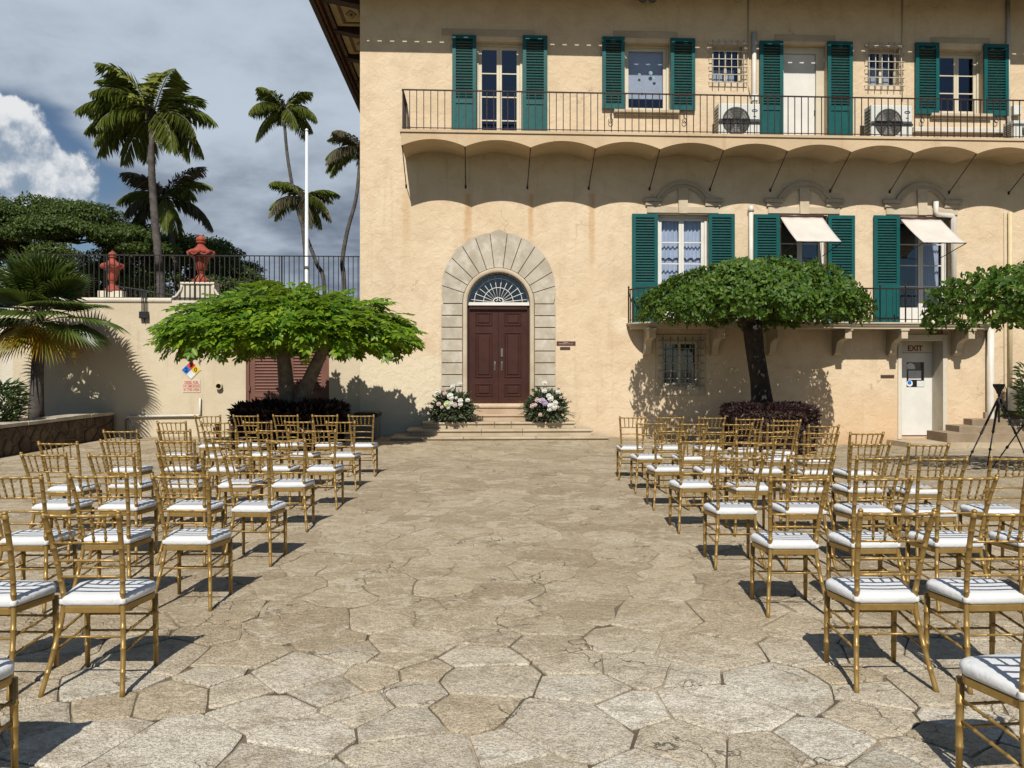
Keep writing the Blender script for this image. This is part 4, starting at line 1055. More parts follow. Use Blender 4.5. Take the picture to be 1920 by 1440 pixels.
# ---- garden stairs and pad at the right
gs = empty('garden_steps', (0, D0, 0), YAW); tag(gs, 'concrete steps climbing to the lawn right of the exit door', 'steps')
pad = MB().prismz([(fu(1662), -.03), (fu(1662) + .1, -.75), (fu(1740, -1.0), -1.05), (fu(1800, -1.0), -1.0), (fu(2060, -1.0), -1.0), (fu(2060), -.03)], -.6, exz0 - .035)
obj('landing', pad, M['step_stone'], gs)
zl0 = exz0 - .035
for i, (px, pyt) in enumerate(((1776, 812), (1799, 799), (1823, 786), (1848, 773))):
    v_ = -.82 + i * .24; zt_ = fz(px + 40, pyt, v_) if True else 0
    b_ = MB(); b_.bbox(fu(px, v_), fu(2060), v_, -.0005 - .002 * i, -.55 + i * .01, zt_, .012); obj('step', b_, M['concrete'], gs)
    zlawn = zt_
lw = MB().box(fu(1856), fu(2060), -.12, -.002, zlawn - .1, zlawn + .05)
tag(obj('lawn', lw, M['grass'], None, loc=(0, D0, 0), rot=(0, 0, YAW)), 'strip of short grass above the garden steps', None, None, 'structure')

# ------------------------------------------------------------------ garden wall on the left, coplanar with the house
gw = empty('garden_wall', (0, D0, 0), YAW); tag(gw, 'high cream stucco courtyard wall left of the villa', 'wall')
GL = fu(24); zgw = fz(260, 567); GT = 0.45
dh = (fu(461), fu(617), fz(540, 800) - .02, fz(540, 628), .16)
gm = wall_with_holes(GL, UL - .002, -.8, zgw, [dh])
gm.add([(GL, 0, -.8), (GL, GT, -.8), (GL, GT, zgw), (GL, 0, zgw)], [(0, 3, 2, 1)]); gm.add([(GL, 0, zgw), (UL - .002, 0, zgw), (UL - .002, GT, zgw), (GL, GT, zgw)], [(0, 1, 2, 3)])
gm.add([(GL, GT, -.8), (UL - .002, GT, -.8), (UL - .002, GT, zgw), (GL, GT, zgw)], [(0, 3, 2, 1)])
obj('wall', gm, M['garden_wall'], gw)
cp = MB(); cz = zgw
cp.tube([(GL - .02, .02, cz + .05), (fu(322), .02, cz + .05)], .062, 10); cp.box(GL, UL - .003, .0, GT, cz + .001, cz + .05)
obj('coping', cp, M['white_plaster'], gw, False)
# scrolled pedestals rising from the coping
def pedestal(pxc, py_top, v, k, parent, hmul=1.0):
    uc = fu(pxc, v); zt = fz(pxc, py_top, v); zb = cz - .05
    hw = .31 * k; prof = []
    for t in np.linspace(0, 1, 12):
        a = t * math.pi / 2; prof.append((hw + .06 + (.62 * k) * (1 - math.sin(a)), zb + .05 + (zt - zb - .12) * (1 - math.cos(a))))
    poly = [(uc - p[0], p[1]) for p in prof] + [(uc - hw - .06, zt - .06), (uc + hw + .06, zt - .06)] + [(uc + p[0], p[1]) for p in prof[::-1]]
    ped = obj('pedestal', MB().prism(poly, v - .0, v + .42), M['white_plaster'], parent)
    cap = MB().bbox(uc - hw - .10, uc + hw + .10, v - .04, v + .46, zt - .062, zt, .02)
    obj('pedestal_cap', cap, M['white_plaster'], ped)
    sc_ = MB()
    for s_ in (-1, 1):
        sc_.tube([(uc + s_ * p[0], v - .01, p[1]) for p in prof], .035, 6)
    obj('scroll_moulding', sc_, M['white_plaster'], ped, True)
    return uc, zt
ped_u, ped_z = pedestal(371, 529, .10, 1.0, gw)
# louvred plant-room doors
pd = empty('louvred_door', (0, 0, 0), 0, gw)
u0, u1, z0, z1, dd_ = dh
fr_ = MB(); fr_.box(u0 + .002, u0 + .07, .02, .15, z0, z1 - .002); fr_.box(u1 - .07, u1 - .002, .02, .15, z0, z1 - .002); fr_.box(u0 + .07, u1 - .07, .02, .15, z1 - .08, z1 - .002)
bpy.data.objects.remove(pd); pd = obj('louvred_door', fr_, M['brown_paint'], gw)
um = (u0 + u1) / 2
for (a, c) in ((u0 + .075, um - .003), (um + .003, u1 - .075)):
    lf_ = MB(); st = .12
    lf_.box(a, a + st, .06, .11, z0 + .02, z1 - .085); lf_.box(c - st, c, .06, .11, z0 + .02, z1 - .085); lf_.box(a + st, c - st, .06, .11, z1 - .20, z1 - .085)
    zpan = fz(540, 735); lf_.box(a + st, c - st, .06, .11, zpan - .12, zpan); lf_.box(a + st, c - st, .075, .10, z0 + .15, zpan - .12); lf_.box(a + st, c - st, .06, .11, z0 + .02, z0 + .15)
    lf_.box(a + st, c - st, .108, .112, zpan, z1 - .2)
    obj('door_leaf', lf_, M['brown_paint'], pd)
    z = zpan + .04; sm = MB(); L2 = (c - st) - (a + st)
    sm.add([(0, -.022, -.03), (L2, -.022, -.03), (L2, .022, .022), (0, .022, .022), (0, -.022, -.014), (L2, -.022, -.014), (L2, .022, .036), (0, .022, .036)], [(0, 3, 2, 1), (4, 5, 6, 7), (0, 1, 5, 4), (2, 3, 7, 6)])
    sme = sm.mesh('slat', M['brown_paint'])
    while z < z1 - .22: link('slat', sme, pd, (a + st, .083, z)); z += .072
for zz in (z1 - .4, fz(540, 728)): obj('hinge', MB().box(u0 + .05, u0 + .09, .0, .05, zz - .06, zz + .06), M['brown_paint'], pd)

# things fixed on the garden wall
def fixed(name, label, cat, mb, mat, smooth=False):
    o = obj(name, mb, M[mat], None, smooth, (0, D0, 0), (0, 0, YAW)); return tag(o, label, cat)
u_, z_ = fac(358.5, 693.5); s_ = .215
root = empty('hazard_diamond', (0, D0, 0), YAW); tag(root, 'small four-colour hazard diamond sign on the cream wall', 'sign')
obj('plate', MB().prism([(u_ - s_ - .015, z_), (u_, z_ - s_ - .015), (u_ + s_ + .015, z_), (u_, z_ + s_ + .015)], -.012, -.001), M['sign_board'], root)
h = s_ / 2
for (ox, oz, mt) in ((0, h, 'sign_red'), (-h, 0, 'sign_blue'), (h, 0, 'sign_yellow'), (0, -h, 'sign_white')):
    q = h * .97; obj('field', MB().prism([(u_ + ox - q, z_ + oz), (u_ + ox, z_ + oz - q), (u_ + ox + q, z_ + oz), (u_ + ox, z_ + oz + q)], -.016, -.0121), M[mt], root)
text_obj('2', .14, 'black', root, (u_, -.018, z_ + h), .003, name='digit'); text_obj('2', .14, 'black', root, (u_ - h, -.018, z_), .003, name='digit'); text_obj('0', .14, 'black', root, (u_ + h, -.018, z_), .003, name='digit')
root = empty('notice_board', (0, D0, 0), YAW); tag(root, 'peach notice with faded red lettering under the hazard diamond', 'sign')
u0, z1 = fac(343, 712); u1, z0 = fac(376, 736); obj('board', MB().bbox(u0, u1, -.012, -.001, z0, z1, .003), M['sign_board'], root)
text_obj('DIESEL FUEL\nNO SMOKING\nIN THIS AREA', .098, 'sign_rose', root, ((u0 + u1) / 2, -.0135, (z0 + z1) / 2), .003, sx=.62)
bx = MB(); u_, z_ = fac(272, 591); bx.bbox(u_ - .095, u_ + .095, -.12, 0, z_ - .08, z_ + .08, .01)
root = empty('junction_box', (0, D0, 0), YAW); tag(root, 'black junction box with conduits below the terrace railing', 'junction box')
obj('box', bx, M['rubber'], root)
for k, dx_ in enumerate((-.055, -.02, .025, .055)): obj('conduit', MB().tube([(u_ + dx_, -.05, z_ + .08), (u_ + dx_, -.05, cz + .05), (u_ + dx_, -.05, cz + .25)], .009, 6), M['rubber'], root, True)
obj('conduit', MB().tube([(u_, -.04, z_ - .08), (u_ + .01, -.04, z_ - .18)], .008, 6), M['rubber'], root, True)
u_, z_ = fac(349, 655); el = MB().tube([(u_ - .01, -.07, z_ + .75), (u_ - .01, -.07, z_ - .06), (u_ + .03, -.08, z_ - .13), (u_ + .10, -.11, z_ - .15), (u_ + .12, -.15, z_ - .24)], .042, 10); el.tube([(u_ - .07, -.07, z_ - .1), (u_ + .13, -.09, z_ - .13)], .03, 8)
fixed('vent_pipe', 'peach painted pipe elbow above the hazard diamond', 'pipe', el, 'pipe_cream', True)
for (px, py, r_, lb_) in ((412, 724, .075, 'round open pipe stub right of the notice'), (411, 668, .05, 'small round pipe stub above right of the hazard diamond')):
    u_, z_ = fac(px, py); root = empty('pipe_stub', (0, D0, 0), YAW); tag(root, lb_, 'pipe')
    st_ = MB(); n = 16
    for (rr, vv) in ((r_, 0), (r_, -.10), (r_ * .8, -.10), (r_ * .8, -.02)):
        for k in range(n): st_.v.append((u_ + rr * math.cos(6.2832 * k / n), vv, z_ + rr * math.sin(6.2832 * k / n)))
    for q in range(3):
        for k in range(n): st_.f.append((q * n + k, q * n + (k + 1) % n, (q + 1) * n + (k + 1) % n, (q + 1) * n + k)); st_.mi.append(0)
    obj('collar', st_, M['pipe_cream'], root, False)
    obj('bore', MB().tube([(u_, -.021, z_), (u_, -.019, z_)], r_ * .8, 16), M['black'], root)
wp = MB(); zz = fz(310, 779, -.05)
wp.tube([(fu(375, -.05), -.05, fz(375, 746, -.05)), (fu(375, -.05), -.05, zz + .02), (fu(372, -.05), -.05, zz), (fu(238, -.05), -.05, zz - .02), (fu(238, -.05), -.05, zz - .5)], .026, 8)
fixed('water_pipe', 'thin white water pipe running along the foot of the cream wall', 'pipe', wp, 'pipe', True)

# ---- iron railing on the garden wall
tr = empty('terrace_railing', (0, D0, 0), YAW); tag(tr, 'black iron railing along the top of the cream garden wall', 'railing')
zr = fz(420, 480, .05); zr0 = cz + .12
me_b = MB().box(-.009, .009, -.009, .009, zr0 - .1, zr).mesh('baluster', M['iron'])
x = fu(30) ; 
while x < UL - .03: link('baluster', me_b, tr, (x, .07, 0)); x += .116
x = fu(30)
while x < UL: obj('post', MB().box(x - .016, x + .016, .053, .087, cz + .0, zr + .001), M['iron'], tr); x += 2.03
obj('top_rail', MB().box(GL, UL - .02, .045, .095, zr, zr + .022), M['iron'], tr); obj('bottom_rail', MB().box(GL, UL - .02, .055, .085, zr0 - .012, zr0 + .006), M['iron'], tr)

# ---- terrace behind, far parapet with second urn and railing
ter = MB().box(GL - 4, UL - .01, GT + .001, 5.2, -.8, cz - .12)
tag(obj('terrace', ter, M['white_plaster'], None, loc=(0, D0, 0), rot=(0, 0, YAW)), 'raised terrace behind the cream garden wall', None, None, 'structure')
VF = 4.3
fp_ = empty('far_parapet', (0, D0, 0), YAW); tag(fp_, 'low white parapet with pedestal at the far side of the terrace', 'wall')
fz0 = cz - .12
uF = fu(205, VF)
pm = MB(); pm.box(uF - 2.5, uF + 1.2, VF, VF + .4, fz0, fz(205, 566, VF)); pm.bbox(uF - 2.5, uF + 1.25, VF - .04, VF + .44, fz(205, 566, VF) + .001, fz(205, 560, VF), .02)
obj('wall', pm, M['white_plaster'], fp_)
pp_ = MB().box(uF - .34, uF + .34, VF + .02, VF + .38, fz(205, 560, VF) + .001, fz(205, 545, VF)); obj('pedestal', pp_, M['white_plaster'], fp_)
def urn(uc, v, z, s, label):
    root = empty('garden_urn', (0, 0, 0)); X = uc * ca - v * sa; Y = D0 + uc * sa + v * ca
    root.location = (X, Y, z); tag(root, label, 'urn', 'terracotta urns on the terrace')
    fl = lambda k, zz: 1 + .06 * math.cos(k * math.pi / 2)
    base_ = [(.235, 0), (.24, .05), (.20, .09), (.13, .16), (.085, .22), (.075, .26), (.095, .275), (.095, .30), (.08, .31)]
    bowl = [(.08, .31), (.13, .36), (.16, .47), (.175, .58), (.20, .66), (.26, .72), (.285, .76)]
    rim = [(.285, .76), (.31, .80), (.32, .845), (.28, .89), (.20, .91)]
    lid = [(.20, .91), (.15, .95), (.10, 1.01), (.085, 1.06), (.09, 1.075), (.125, 1.085), (.125, 1.11), (.105, 1.12), (.125, 1.16), (.12, 1.20), (.085, 1.245), (.045, 1.265), (.03, 1.285), (.02, 1.30), (.004, 1.305)]
    sca = lambda p: [(a * s, c * s) for a, c in p]
    obj('foot', MB().lathe(sca(base_), 24, flute=lambda k, zz: 1 + (.05 if k % 2 and zz < .2 * s else 0)), M['urn'], root, False)
    obj('bowl', MB().lathe(sca(bowl), 24, flute=lambda k, zz: 1 + .025 * (k % 2)), M['urn'], root, True)
    r_ = MB().lathe(sca(rim), 24)
    for k in range(8):                                 # swags and masks round the shoulder
        a = k * math.pi / 4 + .2; cxx, cyy = .315 * s * math.cos(a), .315 * s * math.sin(a)
        r_.lathe([(.01 * s, -.06 * s), (.05 * s, -.04 * s), (.062 * s, 0), (.045 * s, .04 * s), (.01 * s, .055 * s)], 8, (cxx, cyy, .815 * s))
        a2 = a + math.pi / 8; r_.tube([(.315 * s * math.cos(a + t * math.pi / 4), .315 * s * math.sin(a + t * math.pi / 4), .80 * s - .06 * s * math.sin(t * math.pi)) for t in np.linspace(0, 1, 6)], .028 * s, 6)
    obj('rim', r_, M['urn'], root, True)
    obj('lid', MB().lathe(sca(lid), 20, flute=lambda k, zz: 1 + (.05 * (k % 2) if zz > 1.11 * s else 0)), M['urn'], root, False)
    return root
urn(ped_u, .10 + .21, ped_z, (fz(371, 440, .3) - ped_z) / 1.305, 'large red terracotta urn on the scrolled white pedestal')
zfu = fz(205, 545, VF); urn(uF, VF + .2, zfu, .91, 'smaller-looking red urn farther back, beside the fan palm')
fr2 = empty('far_railing', (0, D0, 0), YAW); tag(fr2, 'dark iron railing farther back on the terrace, behind the front railing', 'railing')
zA = fz(240, 538, VF + .3); xa, xb = fu(212, VF + .3), fu(345, VF + .3)
tr_ = MB()
x = xa; i = 0
while x < xb:
    ztop = zA - .25 * sstep(.0, 1.0, (x - xa) / (xb - xa)) * 1.0
    obj('baluster', MB().box(x - .01, x + .01, VF + .29, VF + .31, fz0, ztop), M['iron'], fr2); x += .13
obj('handrail', MB().tube([(xa + (xb - xa) * t, VF + .3, zA - .25 * sstep(0, 1, t)) for t in np.linspace(0, 1, 12)], .022, 6), M['iron'], fr2, True)

# ------------------------------------------------------------------ planter wall of rubble stone, left
xw = -9.25
pw = empty('planter_wall', (xw, 12, 0)); tag(pw, 'low rubble stone planter wall with pale capping at the left', 'wall')
ya, yb = 9.0, 17.86
core = MB().box(-.38, -.02, ya - 12, yb - 12, -.3, .53)
obj('core', core, M['rubble_mortar'], pw)
rr = random.Random(3); ps = []
for _ in range(3000):
    q = (rr.uniform(ya, yb), rr.uniform(0.0, .53), rr.uniform(.16, .30))
    if all((q[0] - p[0]) ** 2 * .6 + (q[1] - p[1]) ** 2 * 1.3 > (.5 * (q[2] + p[2])) ** 2 for p in ps): ps.append(q)
for (py_, pz_, pr_) in ps:
    poly = [(max(ya, py_ - .5), 0.0), (min(yb, py_ + .5), 0.0), (min(yb, py_ + .5), .53), (max(ya, py_ - .5), .53)]
    for (qy, qz, qr) in ps:
        ex, ey = qy - py_, qz - pz_; l = math.hypot(ex, ey)
        if l < 1e-6 or l > 1.2: continue
        nx, ny = ex / l, ey / l; poly = clip(poly, nx, ny, py_ * nx + pz_ * ny + l * .5 - .011)
        if len(poly) < 3: break
    if len(poly) < 3: continue
    cy_ = sum(p[0] for p in poly) / len(poly); cz_ = sum(p[1] for p in poly) / len(poly); n = len(poly); xo = rr.uniform(.0, .026); vs_ = []
    for (k_, x_) in ((1.0, -.03), (1.0, xo - .022), (.80, xo)):
        for p in poly: vs_.append((x_ + rr.uniform(-.003, .003), cy_ + (p[0] - cy_) * k_ - 12, cz_ + (p[1] - cz_) * k_))
    fs_ = [(r_ * n + k, r_ * n + (k + 1) % n, (r_ + 1) * n + (k + 1) % n, (r_ + 1) * n + k) for r_ in range(2) for k in range(n)] + [tuple(2 * n + k for k in range(n))]
    obj('stone', MB().add(vs_, fs_), M['rubble'], pw)
y = ya
while y < yb - .05:
    L = min(rr.uniform(.6, 1.1), yb - y); mb = MB().box(-.43, .035 + rr.uniform(0, .02), y - 12 + .006, y + L - 12 - .006, .531, .60 + rr.uniform(-.01, .01)); obj('capstone', mb, M['capstone'], pw); y += L
bed = MB().box(-16, xw - .385, ya, 17.7, -.3, .47); tag(obj('planter_soil', bed, M['soil']), 'dark soil of the raised planter', None, None, 'structure')

# ------------------------------------------------------------------ foliage helpers
def np_mesh(name, V, Fq, mat, smooth=False):
    me = bpy.data.meshes.new(name); V = np.asarray(V, dtype=np.float32); Fq = np.asarray(Fq, dtype=np.int32)
    me.vertices.add(len(V)); me.vertices.foreach_set('co', V.ravel())
    k = Fq.shape[1]; me.loops.add(Fq.size); me.loops.foreach_set('vertex_index', Fq.ravel())
    me.polygons.add(len(Fq)); me.polygons.foreach_set('loop_start', np.arange(len(Fq), dtype=np.int32) * k)
    try: me.polygons.foreach_set('loop_total', np.full(len(Fq), k, dtype=np.int32))
    except Exception: pass
    me.materials.append(mat); me.update(calc_edges=True); me.validate()
    if smooth: me.shade_smooth()
    return me
def nrm(a): return a / np.maximum(np.linalg.norm(a, axis=1, keepdims=True), 1e-6)
def leaves(P, A, N, L, W, fold=.12, curl=.15, tipw=.62):
    """ovate leaves: P base, A axis, N normal (n,3); L, W (n,) -> verts, quads (6 verts, 2 quads each)"""
    A = nrm(A); Sd = nrm(np.cross(A, N)); N = nrm(np.cross(Sd, A)); L = L[:, None]; W = W[:, None]
    v0 = P; tip = P + A * L - N * L * curl
    r1 = P + A * L * .35 + Sd * W * .5 + N * W * fold; r2 = P + A * L * .72 + Sd * W * .5 * tipw + N * (W * fold - L * curl * .4)
    l1 = P + A * L * .35 - Sd * W * .5 + N * W * fold; l2 = P + A * L * .72 - Sd * W * .5 * tipw + N * (W * fold - L * curl * .4)
    V = np.stack([v0, r1, r2, tip, l2, l1], 1).reshape(-1, 3); n = len(P); o = (np.arange(n) * 6)[:, None]
    Fq = np.concatenate([o + np.array([0, 1, 2, 3]), o + np.array([0, 3, 4, 5])]); return V, Fq
def merge(parts):
    Vs, Fs, o = [], [], 0
    for V, Fq in parts: Vs.append(V); Fs.append(Fq + o); o += len(V)
    return np.concatenate(Vs), np.concatenate(Fs)
def rand_dirs(n): return nrm(RNG.normal(size=(n, 3)))

# ------------------------------------------------------------------ umbrella trees
def umbrella_surface(n, c, Rx, Ryf, Ryb, ztop, zrim, zbot, seed, inner=.0):
    """points on / just inside a flattened dome; returns points, outward normals, r"""
    a = RNG.uniform(0, 2 * np.pi, n); r = np.sqrt(RNG.uniform(inner ** 2, 1, n)); 
    lump = np.array([noise.noise((math.cos(t) * 1.6 + seed, math.sin(t) * 1.6, q * 1.5)) for t, q in zip(a, r)])
    Ry = np.where(np.sin(a) > 0, Ryb, Ryf); rr = r * (1 + .10 * lump)
    x = c[0] + rr * Rx * np.cos(a); y = c[1] + rr * Ry * np.sin(a)
    zt = zrim + (ztop - zrim) * (1 - np.abs(r) ** 2.3) + lump * .26
    return x, y, zt, a, r, lump

def tree_bright():
    d = 15.6; c = ((549 - CX) / F * d, d); gz = ground_z(*c)
    root = empty('umbrella_tree', (c[0], c[1], gz)); tag(root, 'bright green flat-topped tree with forked trunk before the louvred door', 'tree')
    k = d / F; ox, oy = c
    Rx, ztop, zrim = 2.24, 3.28, 2.40
    n = 2100
    x, y, zt, a, r, lump = umbrella_surface(n, (0, 0), Rx, 1.9, 0.95, ztop, zrim, 1.8, 2.0)
    depth = RNG.uniform(0, 1, n) ** 1.5
    thick = np.clip(zt - (2.12 + .14 * lump + .10 * (1 - r)), .1, 2)
    y = y + .10 * x
    z = zt - depth * thick
    P = np.stack([x, y, z], 1)
    out_ = np.stack([np.cos(a), np.sin(a), np.zeros(n)], 1)
    A = out_ * (.55 + .5 * r[:, None]) + rand_dirs(n) * .55 + np.array([0, 0, -.28]) * (0.4 + depth[:, None] + r[:, None] ** 2)
    A[:, 1] -= .25
    A = nrm(A); up = nrm(np.array([[0, -.35, 1.0]]) + rand_dirs(n) * .35 + out_ * .35)
    Sd = nrm(np.cross(A, up)); N = nrm(np.cross(Sd, A))
    Ls = RNG.uniform(.30, .46, n); parts = []
    m = 5
    for q in range(m):
        t = .12 + .80 * q / (m - 1)
        for s_ in (-1, 1):
            base_ = P + A * (Ls * t)[:, None] - N * (Ls * .22 * t * t)[:, None]
            ax = A * .62 + Sd * s_ * .8 - N * .12 + rand_dirs(n) * .12
            ll = Ls * (.40 if 0 < q < m - 1 else .32) * RNG.uniform(.85, 1.15, n)
            parts.append(leaves(base_, ax, N + rand_dirs(n) * .2, ll, ll * .50, .10, .12, .85))
    base_ = P + A * (Ls * .95)[:, None] - N * (Ls * .22 * .9)[:, None]
    parts.append(leaves(base_, A - N * .2, N, Ls * .33, Ls * .16, .1, .12))
    V, Fq = merge(parts)
    tag(link('crown', np_mesh('crown', V, Fq, M['leaf_bright']), root), None, None, None, 'stuff')
    def q(px, py, dy=0.0):
        p = gp(px, py, d + dy); return (p.x - ox, p.y - oy, p.z - gz)
    tm = MB(); 
    tm.tube([q(546, 838), q(543, 790), q(538, 740), q(534, 690), q(528, 640), q(515, 605)], [.20, .17, .155, .145, .12, .06], 12)
    tm.tube([q(548, 838), q(556, 780), q(570, 735), q(588, 695), q(606, 655), q(628, 615)], [.18, .16, .145, .135, .11, .05], 12)
    obj('trunk', tm, M['bark_grey'], root, True)
    bm_ = MB(); rb = random.Random(4)
    for k2 in range(26):
        a_ = rb.uniform(0, 6.28); rr_ = rb.uniform(1.0, 2.3); sx = rb.choice((q(528, 640), q(606, 655), q(560, 640)))
        e = (rr_ * math.cos(a_) * 1.05, rr_ * math.sin(a_) * .62, 2.55 + rb.uniform(-.1, .4))
        mid = ((sx[0] + e[0]) / 2, (sx[1] + e[1]) / 2, (sx[2] + e[2]) / 2 + .12); bm_.tube([sx, mid, e], [.05, .032, .012], 6)
    obj('branch', bm_, M['bark_grey'], root, True)
M['leaf_bright'] = leafmat('leaf_bright', [(0.016, 0.055, 0.003), (0.060, 0.145, 0.006), (0.145, 0.25, 0.012), (0.28, 0.37, 0.028)], .33, .42, .4)
M['leaf_dark'] = leafmat('leaf_dark', [(0.020, 0.055, 0.006), (0.042, 0.098, 0.009), (0.085, 0.155, 0.016), (0.16, 0.22, 0.03)], .28, .5, .3)
M['leaf_pod'] = leafmat('leaf_monkeypod', [(0.020, 0.042, 0.008), (0.045, 0.078, 0.014), (0.085, 0.125, 0.024), (0.13, 0.165, 0.04)], .3, .55, .3, .25)
M['leaf_purple'] = leafmat('leaf_purple', [(0.018, 0.009, 0.010), (0.036, 0.017, 0.018), (0.060, 0.030, 0.028), (0.085, 0.05, 0.042)], .15, .45, .4)
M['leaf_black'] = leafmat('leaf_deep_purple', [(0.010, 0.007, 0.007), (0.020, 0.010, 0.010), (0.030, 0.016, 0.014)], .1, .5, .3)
M['frond'] = leafmat('palm_frond', [(0.075, 0.120, 0.018), (0.14, 0.19, 0.03), (0.24, 0.28, 0.055), (0.38, 0.39, 0.11)], .45, .4, .5)
M['frond_dry'] = leafmat('palm_frond_pale', [(0.13, 0.12, 0.06), (0.20, 0.18, 0.10), (0.26, 0.24, 0.16)], .3, .5, .4)
M['fan'] = leafmat('fan_leaf', [(0.038, 0.066, 0.010), (0.066, 0.104, 0.016), (0.115, 0.15, 0.026)], .3, .4, .45)
M['fan_yellow'] = leafmat('fan_leaf_yellow', [(0.14, 0.17, 0.02), (0.28, 0.22, 0.02), (0.42, 0.22, 0.02)], .35, .45, .4)
M['fan_orange'] = leafmat('fan_leaf_orange', [(0.20, 0.085, 0.02), (0.30, 0.12, 0.025), (0.24, 0.10, 0.03)], .25, .55, .3)
M['bouquet_leaf'] = leafmat('bouquet_leaf', [(0.035, 0.060, 0.022), (0.065, 0.098, 0.040), (0.11, 0.14, 0.07), (0.10, 0.085, 0.06)], .25, .5, .3)
M['petal'] = pmat('petal_white', (0.80, 0.78, 0.70), (0.74, 0.71, 0.62), 20, 0.7, 0.1, 90)
M['petal_blush'] = pmat('petal_blush', (0.70, 0.52, 0.46), (0.62, 0.44, 0.40), 20, 0.7, 0.1, 90)
M['petal_lilac'] = pmat('petal_lilac', (0.52, 0.42, 0.56), (0.45, 0.36, 0.50), 20, 0.7, 0.1, 90)
M['petal_lime'] = pmat('petal_lime', (0.62, 0.68, 0.36), (0.54, 0.6, 0.3), 20, 0.7, 0.1, 90)
tree_bright()

def tree_round(cx_px, d, Rx, Ryf, Ryb, ztop, zrim, zbot, trunk, label, n_leaf, seed, bare=False):
    c = ((cx_px - CX) / F * d, d); gz = ground_z(*c)
    root = empty('umbrella_tree', (c[0], c[1], gz)); tag(root, label, 'tree', None)
    n = n_leaf // 5
    x, y, zt, a, r, lump = umbrella_surface(n, (0, 0), Rx, Ryf, Ryb, ztop, zrim, zbot, seed)
    depth = RNG.uniform(0, 1, n) ** 2.0
    thick = np.clip(zt - (zbot + .10 * lump + .12 * (1 - r)), .08, 2)
    z = zt - depth * thick; P = np.stack([x, y, z - gz], 1)
    out_ = np.stack([np.cos(a), np.sin(a), np.zeros(n)], 1); parts = []
    stem = nrm(out_ * (.3 + .8 * r[:, None]) + np.array([0, -.2, .9]) * (1 - .9 * depth[:, None] - .45 * r[:, None] ** 3) + rand_dirs(n) * .5)
    for q in range(5):                                 # rosette of leaves round each twig end
        ph = q * 2.4 + RNG.uniform(0, 6.28, n); o1 = nrm(np.cross(stem, rand_dirs(n))); o2 = np.cross(stem, o1)
        ax = nrm(o1 * np.cos(ph)[:, None] + o2 * np.sin(ph)[:, None] + stem * .55)
        ll = RNG.uniform(.075, .125, n)
        parts.append(leaves(P + stem * RNG.uniform(-.05, .05, n)[:, None] + rand_dirs(n) * .035, ax, stem + rand_dirs(n) * .3, ll, ll * .52, .10, .18, .85))
    V, Fq = merge(parts)
    tag(link('crown', np_mesh('crown', V, Fq, M['leaf_dark']), root), None, None, None, 'stuff')
    tm = MB()
    for pts, rad in trunk:
        P3 = [gp(px, py, d + (dd2 if dd2 else 0)) for (px, py, dd2) in pts]; tm.tube([(p.x - c[0], p.y - c[1], p.z - gz) for p in P3], rad, 12)
    obj('trunk', tm, M['bark'], root, True)
    bm_ = MB(); rb = random.Random(int(seed * 10)); top = gp(*trunk[0][0][-1][:2], d); sx0 = (top.x - c[0], 0, top.z - gz)
    for k2 in range(44):
        a_ = rb.uniform(0, 6.28); rr_ = rb.uniform(.35, .93); Ry = Ryb if math.sin(a_) > 0 else Ryf
        e = (rr_ * Rx * math.cos(a_), rr_ * Ry * math.sin(a_), zbot - gz + .18 + rb.uniform(0, .35))
        mid = (sx0[0] * .5 + e[0] * .5 + rb.uniform(-.15, .15), e[1] * .5 + rb.uniform(-.15, .15), sx0[2] * .45 + e[2] * .55 + .05); bm_.tube([sx0, mid, e], [.045, .028, .010], 6)
    obj('branch', bm_, M['bark'], root, True)
    return root
tree_round(1412, 16.8, 2.42, 2.25, 1.1, 3.92, 2.98, 2.62,
    [([(1436, 838, 0), (1430, 760, 0), (1424, 710, 0), (1416, 660, 0), (1412, 625, 0), (1410, 596, 0)], [.30, .235, .20, .195, .205, .20]),
     ([(1411, 625, 0), (1397, 596, 0), (1378, 578, -.1), (1352, 566, -.2)], [.15, .12, .09, .05]), ([(1412, 620, 0), (1424, 592, .1), (1438, 572, .1), (1462, 560, .1)], [.15, .13, .09, .05]), ([(1411, 610, 0), (1408, 580, -.3), (1402, 560, -.5)], [.12, .08, .04])],
    'dark green flat-topped tree with thick dark trunk before the low balcony', 21000, 5.0)
tree_round(2050, 11.6, 2.42, 2.0, 1.6, 3.35, 2.55, 2.22,
    [([(2062, 892, 0), (2056, 790, 0), (2050, 690, 0), (2048, 610, 0)], [.22, .18, .17, .16]), ([(2049, 640, 0), (2020, 600, 0), (1970, 590, 0)], [.12, .09, .05])],
    'dark green tree canopy reaching in from the right picture edge', 9000, 9.0)
